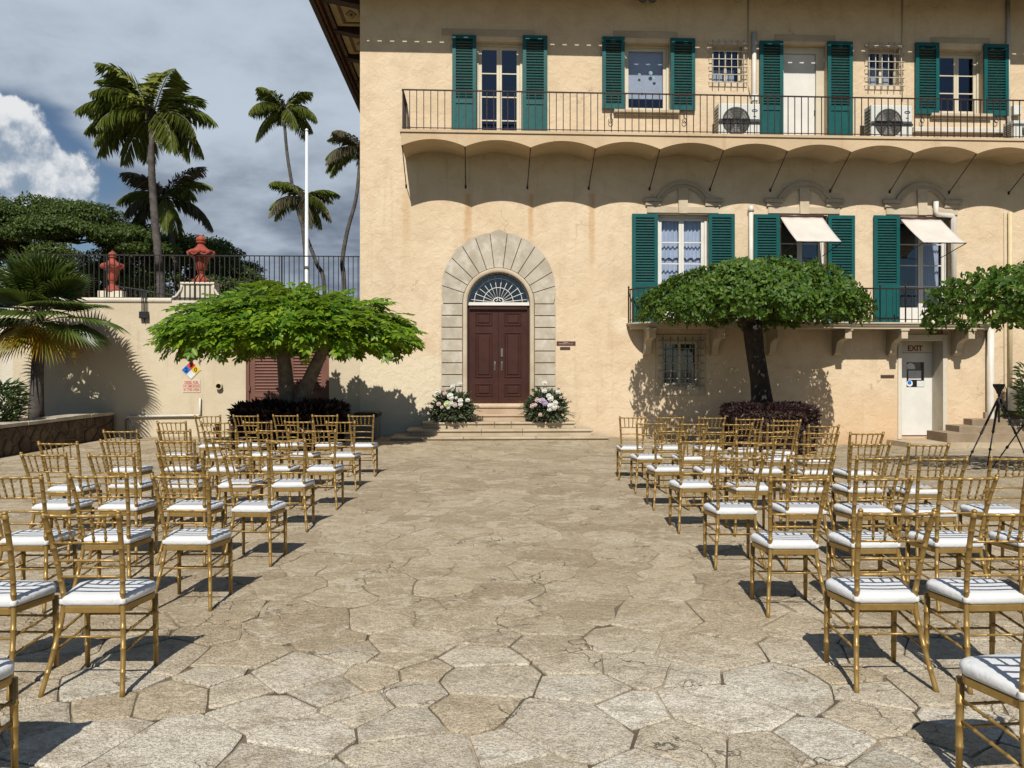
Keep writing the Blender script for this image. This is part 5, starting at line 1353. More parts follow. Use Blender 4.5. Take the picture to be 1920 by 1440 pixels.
# bare twigs on the underside of the right canopy
# ------------------------------------------------------------------ hedges at the tree feet
def hedge(cx_px, d, hx, hy, h, mat, label, n, seed, leaf=.10, top_round=.25):
    X, Y = (cx_px - CX) / F * d, d; gz = ground_z(X, Y); root = empty('hedge', (X, Y, gz)); tag(root, label, 'hedge')
    core = MB(); ring = []; m = 20
    for (s_, z) in ((.84, -.3), (.92, .15), (.95, h * .55), (.90, h * .8), (.70, h * .92)):
        for k in range(m):
            a = 6.2832 * k / m; ct, st = math.cos(a), math.sin(a); q = (abs(ct) ** 4 + abs(st) ** 4) ** -.25
            core.v.append((hx * s_ * ct * q * .92, hy * s_ * st * q * .92, z))
    for j in range(4):
        for k in range(m): core.f.append((j * m + k, j * m + (k + 1) % m, (j + 1) * m + (k + 1) % m, (j + 1) * m + k)); core.mi.append(0)
    core.f.append(tuple(4 * m + k for k in range(m))); core.mi.append(0)
    obj('twig_core', core, M['soil'], root, True)
    a = RNG.uniform(0, 2 * np.pi, n); top = RNG.uniform(0, 1, n) < .38
    q = (np.abs(np.cos(a)) ** 4 + np.abs(np.sin(a)) ** 4) ** -.25; rr_ = np.where(top, np.sqrt(RNG.uniform(0, 1, n)), RNG.uniform(.90, 1.04, n))
    z = np.where(top, h * RNG.uniform(.92, 1.03, n) * (1 - .10 * rr_ ** 6), RNG.uniform(.02, .98, n) * h)
    taper = 1 - .14 * np.clip(1 - z / h, 0, 1) - .10 * np.clip((z / h - .8) / .2, 0, 1) ** 2 * (~top)
    lump = np.array([noise.noise((math.cos(t) * 2 + seed, math.sin(t) * 2, zz * 2)) for t, zz in zip(a, z)])
    P = np.stack([hx * rr_ * np.cos(a) * q * taper * (1 + .06 * lump), hy * rr_ * np.sin(a) * q * taper, z * (1 + .04 * lump)], 1)
    outn = np.stack([np.cos(a), np.sin(a), np.where(top, 1.6, .25)], 1)
    A = nrm(outn + rand_dirs(n) * .9); ll = RNG.uniform(.7, 1.3, n) * leaf
    V, Fq = leaves(P, A, nrm(rand_dirs(n) + np.array([0, 0, .8])), ll, ll * .42, .1, .2)
    tag(link('foliage', np_mesh('foliage', V, Fq, M[mat]), root), None, None, None, 'stuff')
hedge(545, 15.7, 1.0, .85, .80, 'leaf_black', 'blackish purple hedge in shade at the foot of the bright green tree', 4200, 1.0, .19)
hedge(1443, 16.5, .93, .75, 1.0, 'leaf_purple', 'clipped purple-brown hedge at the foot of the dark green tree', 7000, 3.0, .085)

# ------------------------------------------------------------------ fan palm in the planter
def fan_leaf(mb_parts, base, axis, up, rad, spread, nseg, droop, joined=.55):
    """pleated fan: folded segments radiating from the hastula"""
    A = Vector(axis).normalized(); Sd = A.cross(Vector(up)).normalized(); N = Sd.cross(A).normalized(); base = Vector(base)
    V, Fq = [], []
    for k in range(nseg):
        t = (k + .5) / nseg - .5; a = t * spread; da = spread / nseg * .5
        rl = rad * (1 - .22 * abs(2 * t) ** 2) * random.uniform(.93, 1.05)
        def pt(r, aa, lift):
            d = A * math.cos(aa) + Sd * math.sin(aa); q = r / rad
            return base + d * r * (1 - .06 * q * q) + N * (lift + .10 * rad * math.cos(aa) * 0) - Vector((0, 0, 1)) * (droop * rad * q ** 2.2) + N * (.12 * rad * abs(math.sin(aa)) * q)
        o = len(V); f = .018 * rad
        rj = rl * joined
        V += [pt(.03, a, 0), pt(rj, a - da, -f), pt(rj, a, f * 1.2), pt(rj, a + da, -f), pt(rl * .82, a - da * .42, -f * .2), pt(rl * .82, a, f * .6), pt(rl * .82, a + da * .42, -f * .2), pt(rl, a + random.uniform(-.02, .02), -.02 * rad)]
        Fq += [(o, o + 1, o + 2, o + 2), (o, o + 2, o + 3, o + 3), (o + 1, o + 4, o + 5, o + 2), (o + 2, o + 5, o + 6, o + 3), (o + 4, o + 7, o + 5, o + 5), (o + 5, o + 7, o + 6, o + 6)]
    return V, Fq
def fan_palm():
    d = 16.45; tb = gp(68, 790, d); ox, oy = tb.x, tb.y
    root = empty('fan_palm', (ox, oy, .46)); tag(root, 'fan palm with yellowing lower leaves in the left stone planter', 'palm')
    L = lambda px, py, dy=0: (gp(px, py, d + dy).x - ox, dy, gp(px, py, d + dy).z - .46)
    tr_ = [L(68, 800), L(68, 760), L(70, 700), L(72, 650), L(75, 615)]
    obj('trunk', MB().tube([(t[0], t[1], t[2]) for t in tr_], [.17, .15, .125, .12, .14], 12), M['palm_bark'], root, True)
    hub = Vector(L(78, 604))
    rp_ = random.Random(8)
    specs = []
    for k in range(34):                                # (azimuth in the picture plane etc.)
        az = k * 2.39996; lev = k / 33
        el = R(82 - 118 * max(0, lev - .06) ** 1.15 + rp_.uniform(-8, 8)); specs.append((az, el, lev))
    for (az, el, lev) in specs:
        dirv_ = Vector((math.cos(az) * math.cos(el), math.sin(az) * math.cos(el) * .8, math.sin(el)))
        pl = .62 + .16 * rp_.random() + (.10 if lev < .4 else 0)
        if el < R(-5): pl *= .62
        tip = hub + dirv_ * pl - Vector((0, 0, .08 * pl))
        mid = hub.lerp(tip, .5) + Vector((0, 0, .05))
        up = Vector((0, 0, 1)) if abs(dirv_.z) < .9 else Vector((-math.cos(az), -math.sin(az), .3))
        ax = (dirv_ + Vector((0, 0, -.05 - .38 * lev))).normalized()
        rad = rp_.uniform(.90, 1.12) * (.84 if lev > .75 else 1.0)
        mt = 'fan' if lev < .80 else ('fan_yellow' if rp_.random() < .62 else 'fan_orange')
        V, Fq = fan_leaf(None, tip, ax, up, rad, R(rp_.uniform(165, 215)), 34, .10 + .28 * lev)
        me = bpy.data.meshes.new('fan_leaf'); F2 = [tuple(dict.fromkeys(f)) for f in Fq]; me.from_pydata([tuple(v) for v in V], [], F2); me.materials.append(M[mt]); me.update()
        lf = link('fan_leaf', me, root)
        obj('petiole', MB().tube([hub, mid, tip], [.020, .014, .010], 5), M['frond_dry'], lf, True)
fan_palm()
# leafy shrubs in the planter and behind the wall end
def shrub(px, py, d, h, w_, label, mat, n, ll=.2, gzv=None, aspect=.2):
    p = gp(px, py, d); root = empty('shrub', (p.x, p.y, p.z if gzv is None else gzv)); tag(root, label, 'shrub')
    a = RNG.uniform(0, 6.28, n); t = RNG.uniform(.05, 1, n); r = w_ * np.sqrt(RNG.uniform(0, 1, n)) * (.35 + .65 * np.sin(np.clip(t, 0, 1) * 2.6))
    P = np.stack([r * np.cos(a), r * np.sin(a), t * h], 1); A = nrm(np.stack([np.cos(a), np.sin(a), np.full(n, .7)], 1) + rand_dirs(n) * .6)
    l_ = RNG.uniform(.7, 1.3, n) * ll; V, Fq = leaves(P, A, rand_dirs(n) * .5 + np.array([0, 0, 1.0]), l_, l_ * aspect, .1, .3)
    tag(link('foliage', np_mesh('foliage', V, Fq, M[mat]), root), None, None, None, 'stuff')
    sm = MB(); rb = random.Random(n)
    for k in range(9): a_ = rb.uniform(0, 6.28); sm.tube([(0, 0, -.05), (w_ * .3 * math.cos(a_), w_ * .3 * math.sin(a_), h * .45), (w_ * .75 * math.cos(a_), w_ * .75 * math.sin(a_), h * .85)], [.025, .018, .006], 5)
    obj('stem', sm, M['bark_grey'], root, True)
M['oleander'] = leafmat('oleander_leaf', [(0.05, 0.085, 0.03), (0.09, 0.14, 0.05), (0.15, 0.20, 0.08)], .25, .45, .4)
shrub(2, 800, 14.8, .85, .40, 'narrow-leaved green shrub in the planter at the left edge', 'oleander', 900, .17, .46, .2)
shrub(-18, 800, 19.2, 2.7, .9, 'dark shrub behind the left end of the cream wall', 'leaf_dark', 2600, .2, -.1, .45)
shrub(1926, 770, 18.3, 1.3, .22, 'small leafy shrub on the lawn at the right edge', 'oleander', 420, .16, ground_z(12, 18) + .62, .3)

# ------------------------------------------------------------------ trees beyond the terrace
def monkeypod(cxp, d, zc, Rx, Ry, Hh, label, ncl, seed, trunk_px, lean=0.0):
    X = (cxp - CX) / F * d; root = empty('monkeypod_tree', (X, d, -.75)); tag(root, label, 'tree', 'spreading trees beyond the terrace')
    rb = random.Random(seed); parts = []; hubs = []
    for k in range(ncl):
        a = rb.uniform(0, 6.2832); r = math.sqrt(rb.uniform(0, 1)) * .97
        zz = zc + Hh * (1 - r ** 2.2) + rb.uniform(-.5, .3) - (rb.uniform(0, 1.0) if rb.random() < .2 else 0)
        c_ = np.array([r * Rx * math.cos(a), r * Ry * math.sin(a), zz]); cr = rb.uniform(.7, 1.4); n = int(620 * cr * cr / 1.4)
        D_ = rand_dirs(n); D_[:, 2] = np.where(RNG.uniform(0, 1, n) < .7, np.abs(D_[:, 2]), D_[:, 2] * .5); rad = RNG.uniform(.55, 1.0, n) ** .6
        P = c_ + D_ * rad[:, None] * np.array([cr, cr, cr * .5])
        l_ = RNG.uniform(.11, .22, n); parts.append(leaves(P, rand_dirs(n) + np.array([0, 0, -.2]), D_ + np.array([0, 0, .9]) + rand_dirs(n) * .5, l_, l_ * .55, .1, .15, .8)); hubs.append(c_)
    V, Fq = merge(parts); tag(link('crown', np_mesh('crown', V, Fq, M['leaf_pod']), root), None, None, None, 'stuff')
    tm = MB(); fork = Vector((lean, 0, zc * .42)); tm.tube([(0, 0, 0), (lean * .4, 0, zc * .2), fork], [.55, .45, .42], 10)
    mains = []
    for k in range(7):
        a = 6.2832 * k / 7 + rb.uniform(-.3, .3); e = Vector((Rx * .5 * math.cos(a), Ry * .5 * math.sin(a), zc - .2 + rb.uniform(0, .8))); m_ = fork.lerp(e, .5) + Vector((0, 0, rb.uniform(-.6, .3)))
        tm.tube([fork, m_, e], [.26, .2, .12], 7); mains.append((m_, e))
    obj('trunk', tm, M['bark'], root, True)
    lm = MB()
    for h_ in hubs:
        h_ = Vector(h_); m_, e = min(mains, key=lambda q: (q[1] - h_).length); lm.tube([e, e.lerp(h_, .5) + Vector((rb.uniform(-.3, .3), 0, rb.uniform(-.35, .1))), h_], [.09, .06, .03], 5)
    obj('limb', lm, M['bark'], root, True)
monkeypod(95, 46, 9.0, 8.0, 6.0, 2.7, 'broad dark umbrella tree behind the fan palm at far left', 150, 1, 170)
monkeypod(335, 50, 6.6, 6.2, 5.0, 4.0, 'broad umbrella tree behind the red urns, sloping down to the right', 130, 2, 320)

def coco_palm(trunk, d, crown, fl, label, nfr, seed, wind=(-.3, 0), pale=.1, rtr=(.25, .17), up=1.0):
    """trunk: list of photo pixels from foot up"""
    rb = random.Random(seed); X0 = (trunk[0][0] - CX) / F * d; root = empty('coconut_palm', (X0, d, -.75)); tag(root, label, 'palm', 'coconut palms beyond the terrace')
    pts = [Vector((0, 0, 0))] + [Vector(((p[0] - CX) / F * d - X0, 0, CH + (HY - p[1]) / F * d + .75)) for p in trunk]; m = len(pts)
    # smooth spine
    fine = []
    for i in range(m - 1):
        p0, p1, p2, p3 = pts[max(i - 1, 0)], pts[i], pts[i + 1], pts[min(i + 2, m - 1)]
        for k in range(8):
            t = k / 8; fine.append(.5 * ((2 * p1) + (-p0 + p2) * t + (2 * p0 - 5 * p1 + 4 * p2 - p3) * t * t + (-p0 + 3 * p1 - 3 * p2 + p3) * t ** 3))
    fine.append(pts[-1]); nf = len(fine)
    rad = [rtr[0] + (rtr[1] - rtr[0]) * i / (nf - 1) for i in range(nf)]
    tp, trd = [], []
    for i in range(nf - 1):                            # leaf-scar rings
        L = (fine[i + 1] - fine[i]).length; nn = max(1, int(L / .35))
        for k in range(nn): q = fine[i].lerp(fine[i + 1], k / nn); tp += [q, q + (fine[i + 1] - fine[i]).normalized() * .22]; trd += [rad[i] * 1.05, rad[i] * .95]
    obj('trunk', MB().tube(tp, trd, 10), M['palm_bark'], root, True)
    hub = fine[-1]
    obj('crownshaft', MB().lathe([(.16, -.5), (.24, -.2), (.27, .1), (.18, .5), (.06, .9)], 10, tuple(hub)), M['bark'], root, True)
    for k in range(nfr):
        lev = (k + 1.6) / (nfr + 1.2); az = k * 2.39996 + rb.uniform(-.25, .25); el = R(58 - 72 * lev ** .95) * up + R(rb.uniform(-10, 10))
        dv = Vector((math.cos(az) * math.cos(el) + wind[0] * (1 - .3 * lev), math.sin(az) * math.cos(el) * .6, math.sin(el) + wind[1])).normalized()
        if dv.z > .70:                                 # no frond stands straight up: the crown is combed over
            dv = Vector((dv.x if abs(dv.x) > .42 else math.copysign(.12 + .5 * rb.random(), dv.x + wind[0] * .5 + (.2 if k % 2 else -.2)), dv.y, .78 + .25 * rb.random())).normalized()
        Lf = fl * rb.uniform(.85, 1.12); ns = 22; spine = []; p = hub + Vector((0, 0, .25)); dd3 = dv.copy()
        for s_ in range(ns + 1):
            spine.append(p.copy()); p = p + dd3 * (Lf / ns); dd3 = (dd3 + Vector((wind[0] * .035, 0, -.040 - .035 * lev - .06 * (s_ / ns)))).normalized()
        Pb, Ab, Nb, Ll = [], [], [], []
        per = 4
        for s_ in range(2 * 1, ns):
            t0 = spine[s_]; tan = (spine[s_ + 1] - spine[s_]); tn = tan.normalized(); sd_ = tn.cross(Vector((0, 0, 1)))
            if sd_.length < .05: sd_ = Vector((math.sin(az), -math.cos(az), 0))
            sd_.normalize(); q = s_ / ns; ll = fl * .30 * (math.sin(math.pi * min(1, .16 + q * .88)) ** .7 + .12)
            for j in range(per):
                for sg in (-1, 1):
                    Pb.append(t0 + tan * (j / per)); ax = sd_ * sg * .8 + tn * rb.uniform(.45, .95) + Vector((wind[0] * .35 + rb.uniform(-.1, .1), rb.uniform(-.1, .1), (-.55 - .2 * lev) * (1 - .9 * max(0, tn.z)) + rb.uniform(-.25, .25)))
                    Ab.append(ax); Nb.append(Vector((0, 0, 1)) + sd_ * sg * -.4); Ll.append(ll * rb.uniform(.8, 1.15))
        Ll = np.array(Ll); V, Fq = leaves(np.array(Pb), np.array(Ab), np.array(Nb), Ll, np.full(len(Ll), .024 * fl / 3.4 + .010), .05, .30, .7)
        fr = link('frond', np_mesh('frond', V, Fq, M['frond_dry' if rb.random() < pale else 'frond']), root)
        obj('rachis', MB().tube([tuple(q) for q in spine[::3]], [.045 * (1 - .85 * i / len(spine[::3])) for i in range(len(spine[::3]))], 5), M['frond_dry'], fr, True)
coco_palm([(303, 560), (297, 480), (288, 380), (284, 300), (286, 226)], 42, None, 3.9, 'tallest coconut palm at left, windblown, rising past the second palm', 23, 5, (-.36, .14), .03, (.27, .16))
coco_palm([(338, 560), (330, 500), (318, 430), (309, 380)], 46, None, 3.3, 'shorter coconut palm with pale fronds just right of the tallest palm', 13, 8, (-.05, .08), .35, (.22, .14))
coco_palm([(608, 540), (592, 490), (560, 400), (540, 300), (532, 212)], 60, None, 3.3, 'slender curved coconut palm standing above the white flagpole', 13, 12, (.0, .05), .05, (.17, .11))
coco_palm([(574, 540), (572, 480), (567, 420), (565, 378)], 60, None, 3.2, 'low coconut palm crown crossed by the white flagpole', 12, 15, (.03, .02), .15, (.16, .11))
coco_palm([(645, 540), (642, 490), (652, 430), (668, 370), (676, 287)], 58, None, 3.3, 'coconut palm with bent trunk half hidden by the villa corner', 14, 21, (-.12, .05), .1, (.19, .12))

# flagpole, far roofs
fpx = gp(575, 560, 30)
fl_ = empty('flagpole', (fpx.x, 30, -.75)); tag(fl_, 'bare white flagpole beyond the terrace', 'flagpole')
ztp = gp(575, 247, 30).z + .75
obj('pole', MB().tube([(0, 0, 0), (0, 0, 4), (0, 0, ztp)], [.10, .085, .05], 12), M['pole'], fl_, True)
obj('truck', MB().lathe([(.03, 0), (.06, .03), (.065, .07), (.03, .11), (.01, .13)], 10, (0, 0, ztp)), M['pole'], fl_, True)
obj('cleat', MB().box(-.11, .11, -.12, -.085, gp(575, 500, 30).z + .7, gp(575, 500, 30).z + .76), M['metal'], fl_)
fh = empty('far_house', (gp(330, 545, 70).x, 70, -.75)); tag(fh, 'pale low building far behind the urn', 'building')
obj('wall', MB().box(-5, 4, 0, 6, 0, 8.2), M['far_blue'], fh)
obj('roof', MB().prism([(-5.4, 8.201), (4.4, 8.201), (3.6, 8.8), (-4.6, 8.8)], -.4, 6.4), M['far_blue'], fh)

# ------------------------------------------------------------------ flower arrangements
def petal_ball(r, n, mat, name='flower'):
    P, A, Nn, Ls = [], [], [], []
    for k in range(n):
        ph = k * 2.39996; lev = (k + .5) / n; el = R(85 - 100 * lev)
        d_ = Vector((math.cos(ph) * math.cos(el), math.sin(ph) * math.cos(el), math.sin(el)))
        P.append(Vector((math.cos(ph), math.sin(ph), 0)) * (r * .10 * lev) + Vector((0, 0, -.2 * r))); A.append(d_ + Vector((0, 0, .45 * (1 - lev)))); Nn.append(Vector((-math.cos(ph), -math.sin(ph), .8))); Ls.append(r * (.75 + .35 * lev))
    Ls = np.array(Ls); V, Fq = leaves(np.array(P), np.array(A), np.array(Nn), Ls, Ls * .85, .2, -.12, 1.0)
    mb = MB().add([tuple(p) for p in V], [tuple(f) for f in Fq]); mb.lathe([(r * .2, -.25 * r), (r * .5, 0), (r * .55, r * .25), (r * .3, r * .5), (r * .05, r * .58)], 8)
    return mb.mesh(name, M[mat], True)
FL = {m: petal_ball(.062, 34, m) for m in ('petal', 'petal_blush', 'petal_lilac', 'petal_lime')}
def bouquet(cxp, label, flowers, seed):
    v_ = -.52; u_ = fu(cxp, v_); X = u_ * ca - v_ * sa; Y = D0 + u_ * sa + v_ * ca; z0_ = .361
    root = empty('flower_arrangement', (X, Y, z0_)); tag(root, label, 'flowers', 'flower arrangements flanking the door')
    rb = random.Random(seed)
    obj('pot', MB().lathe([(.10, 0), (.12, .06), (.13, .16), (.12, .2)], 16), M['rubber'], root, True)
    n = 1150; t = RNG.uniform(0, 1, n); a = RNG.uniform(0, 6.28, n); el = np.arcsin(RNG.uniform(-.55, 1, n))
    Rr = RNG.uniform(.35, 1.0, n) ** .6
    P = np.stack([np.cos(a) * np.cos(el) * .46 * Rr, np.sin(a) * np.cos(el) * .27 * Rr, .26 + np.sin(el) * .44 * Rr], 1)
    A = nrm(P - np.array([0, 0, .15]) + rand_dirs(n) * .25); l_ = RNG.uniform(.07, .15, n)
    pr = [leaves(P, A, rand_dirs(n) + np.array([0, -.5, .8]), l_, l_ * .42, .1, .2)]
    for k in range(26):                                # long sprays
        a_ = rb.uniform(0, 6.28); e_ = math.asin(rb.uniform(-.1, .95)); dv = np.array([math.cos(a_) * math.cos(e_), math.sin(a_) * math.cos(e_) * .5, math.sin(e_)]); m = 9
        P2 = np.array([0, 0, .25]) + dv * np.linspace(.25, .66, m)[:, None] - np.array([0, 0, 1]) * (np.linspace(0, 1, m) ** 2 * .10)[:, None]
        P2 = np.repeat(P2, 2, 0); sg = np.tile([1, -1], m)[:, None]; sd_ = np.cross(dv, [0, 0.3, 1]); A2 = dv * .6 + sd_ * sg * .8 + rand_dirs(2 * m) * .2
        pr.append(leaves(P2, A2, np.tile([0, -.4, 1.0], (2 * m, 1)), np.full(2 * m, .085), np.full(2 * m, .034), .1, .15))
    V, Fq = merge(pr); tag(link('foliage', np_mesh('foliage', V, Fq, M['bouquet_leaf']), root), None, None, None, 'stuff')
    kpx = 18.0 / F
    for (px, py, mt, s_) in flowers:
        dx_ = (px - cxp) * kpx; dz_ = (fz(px, py, v_) - z0_); y_ = -.30 * math.sqrt(max(0.05, 1 - (dx_ / .55) ** 2 - ((dz_ - .3) / .6) ** 2)) - .04
        o = link('flower', FL[mt], root, (dx_, y_, dz_), (R(rb.uniform(55, 85)), R(rb.uniform(-25, 25)), rb.uniform(-.4, .4))); o.scale = (s_,) * 3
W_, B_, L_, G_ = 'petal', 'petal_blush', 'petal_lilac', 'petal_lime'
bouquet(849, 'white and lime flower arrangement at the left of the brown door',
    [(863, 719, W_, .8), (850, 724, W_, .9), (822, 734, W_, .9), (836, 737, B_, .7), (846, 741, W_, 1.1), (848, 745, W_, .9), (857, 745, W_, .6), (865, 750, W_, .9), (841, 756, G_, 1.2), (848, 755, W_, .9), (855, 758, B_, .9), (865, 757, W_, .8), (825, 756, B_, .8), (878, 749, W_, .8), (843, 763, W_, .6), (831, 762, B_, .6), (872, 733, B_, .5)], 1)
bouquet(1024, 'white and lilac flower arrangement at the right of the brown door',
    [(1021, 717.5, W_, .8), (1020, 732, W_, .9), (1028, 741, W_, .9), (1031, 746, W_, 1.1), (1007, 749, B_, .9), (1016, 750, L_, 1.1), (1021, 755, L_, 1.0), (1040, 754, W_, .9), (1031, 759, W_, 1.1), (1037, 762, W_, 1.2), (998, 760, B_, .9), (1003, 758, B_, .7), (1045, 734, W_, .8), (1029, 766, W_, .8), (1012, 776, B_, .7), (1044, 762, B_, .6), (1050, 744, B_, .5)], 2)

# ------------------------------------------------------------------ small courtyard things
bp = gp(690, 817, 17.5); bn = empty('litter_bin', (bp.x, 17.5, ground_z(bp.x, 17.5))); tag(bn, 'grey litter bin with black lid in shade left of the steps', 'bin')
obj('body', MB().bbox(-.24, .24, -.24, .24, 0, .52, .03), M['bin'], bn)
obj('lid', MB().prism([(-.27, .521), (.27, .521), (.27, .60), (.18, .625), (-.18, .625), (-.27, .60)], -.27, .27), M['rubber'], bn)
hp = gp(238, 812, 17.6); hs = empty('garden_hose', (hp.x, 17.55, 0)); tag(hs, 'hose coiled at a standpipe by the end of the planter wall', 'hose')
obj('standpipe', MB().tube([(0, 0, 0), (0, 0, .42), (.02, -.03, .45)], .028, 8), M['ac_dark'], hs, True)
obj('hose', MB().tube([(.02, -.03, .43), (.10, -.05, .46), (.22, -.06, .25), (.33, -.06, .06), (.30, -.15, .025), (.05, -.2, .025), (0, -.12, .03), (.2, -.05, .03), (.42, -.1, .03), (.40, -.22, .03), (.1, -.26, .05)], .018, 7), M['rubber'], hs, True)
hp = gp(411, 820, 17.6); sp = empty('fire_connection', (hp.x, 17.55, 0)); tag(sp, 'small orange standpipe against the cream wall behind the left chairs', 'standpipe')
obj('column', MB().tube([(0, 0, 0), (0, 0, .30), (0, 0, .34), (0, 0, .38)], [.055, .055, .075, .03], 12), M['brass'], sp, True)
obj('outlet', MB().tube([(0, 0, .24), (-.10, -.05, .22)], [.04, .05], 10), M['bin'], sp, True)
# tripod
def tripod(apex, feet, label, bowl=True):
    root = empty('tripod', (apex.x, apex.y, 0)); tag(root, label, 'tripod', 'black tripods by the garden steps')
    for f_ in feet:
        d_ = Vector((f_.x - apex.x, f_.y - apex.y, f_.z)); a_ = Vector((0, 0, apex.z)); m_ = a_.lerp(d_, .5)
        lg = obj('leg', MB().tube([a_ + (d_ - a_).normalized() * .03, m_, a_.lerp(d_, .52)], [.019, .018, .014], 8), M['rubber'], root, True)
        obj('lower_tube', MB().tube([a_.lerp(d_, .51), d_], [.012, .010], 8), M['rubber'], lg, True)
        for t in (.5, .76): obj('clamp', MB().tube([a_.lerp(d_, t - .012), a_.lerp(d_, t + .012)], .022, 8), M['rubber'], lg, True)
    obj('centre_column', MB().tube([(0, 0, apex.z + .06), (0, 0, apex.z - .42)], .015, 8), M['rubber'], root, True)
    obj('head', MB().lathe([(.02, .04), (.035, .06), (.045, .10), (.085, .17), (.09, .20), (.085, .21)], 16, (0, 0, apex.z)), M['rubber'], root, True)
dT = 12.6; ap = gp(1873, 744, dT); gT = ground_z(7.9, 12.6)
tripod(ap, [Vector((gp(1797, 868, dT).x, dT - .15, gT)), Vector((gp(1876, 868, dT).x, dT + .35, gT)), Vector((gp(1920, 868, dT).x, dT - .2, gT))], 'black tripod with bowl head standing before the garden steps')
ap2 = gp(1975, 720, dT + .2)
tripod(ap2, [Vector((gp(1868, 880, dT).x, dT + .1, gT)), Vector((gp(2010, 868, dT).x, dT + .5, gT)), Vector((gp(2050, 868, dT).x, dT - .2, gT))], 'second tripod at the right edge with one leg crossing into view')
# wall-side air conditioner above the garden steps
root = empty('ground_air_conditioner', (0, D0, 0), YAW); tag(root, 'beige air conditioner on the lawn at the right edge', 'air conditioner')
u0, u1, v0 = fu(1911, -.5), fu(1985, -.5), -.5
obj('cabinet', MB().bbox(u0, u1, -.10 - .32, -.10, zlawn + .05, fz(1915, 727, -.4), .015), M['ac'], root)
cf = MB()
for k in range(8): cf.box(u0 + .03, u0 + .35, -.425, -.4205, zlawn + .12 + k * .06, zlawn + .145 + k * .06)
obj('grille', cf, M['ac_dark'], root)

# ------------------------------------------------------------------ chairs
POST = [(0.0, .202, -.205), (.22, .172, -.135), (.42, .150, -.095), (.60, .160, -.118), (.76, .172, -.158), (.915, .186, -.212)]
def post_at(z):
    for i in range(len(POST) - 1):
        a, c = POST[i], POST[i + 1]
        if z <= c[0]: t = (z - a[0]) / (c[0] - a[0]); return (a[1] + (c[1] - a[1]) * t, a[2] + (c[2] - a[2]) * t)
    return POST[-1][1:]
def catmull(pts, n):
    P = [Vector(p) for p in pts]; o = []
    for i in range(len(P) - 1):
        p0, p1, p2, p3 = P[max(i - 1, 0)], P[i], P[i + 1], P[min(i + 2, len(P) - 1)]
        for k in range(n):
            t = k / n; o.append(.5 * ((2 * p1) + (-p0 + p2) * t + (2 * p0 - 5 * p1 + 4 * p2 - p3) * t * t + (-p0 + 3 * p1 - 3 * p2 + p3) * t ** 3))
    o.append(P[-1]); return o
def bamboo(mb, pts, r0, r1, rings, n=10, rise=.0028, w_=.006):
    """tube along polyline with bamboo-like knuckles at the given fractions"""
    P = [Vector(p) for p in pts]; L = [0]
    for i in range(1, len(P)): L.append(L[-1] + (P[i] - P[i - 1]).length)
    T = L[-1]
    def at(s_):
        s_ = min(max(s_, 0), T)
        for i in range(1, len(L)):
            if L[i] >= s_ - 1e-9: return P[i - 1].lerp(P[i], (s_ - L[i - 1]) / max(1e-9, L[i] - L[i - 1]))
        return P[-1]
    ss = [(l, 0) for l in L]
    for f_ in rings:
        c = f_ * T; ss = [q for q in ss if abs(q[0] - c) > w_ * 1.6 or q[0] in (0, T)]; ss += [(c - w_, 0), (c - w_ * .55, 1), (c, .75), (c + w_ * .55, 1), (c + w_, 0)]
    ss.sort(); mb.tube([at(s_) for s_, _ in ss], [r0 + (r1 - r0) * s_ / T + k * rise for s_, k in ss], n)
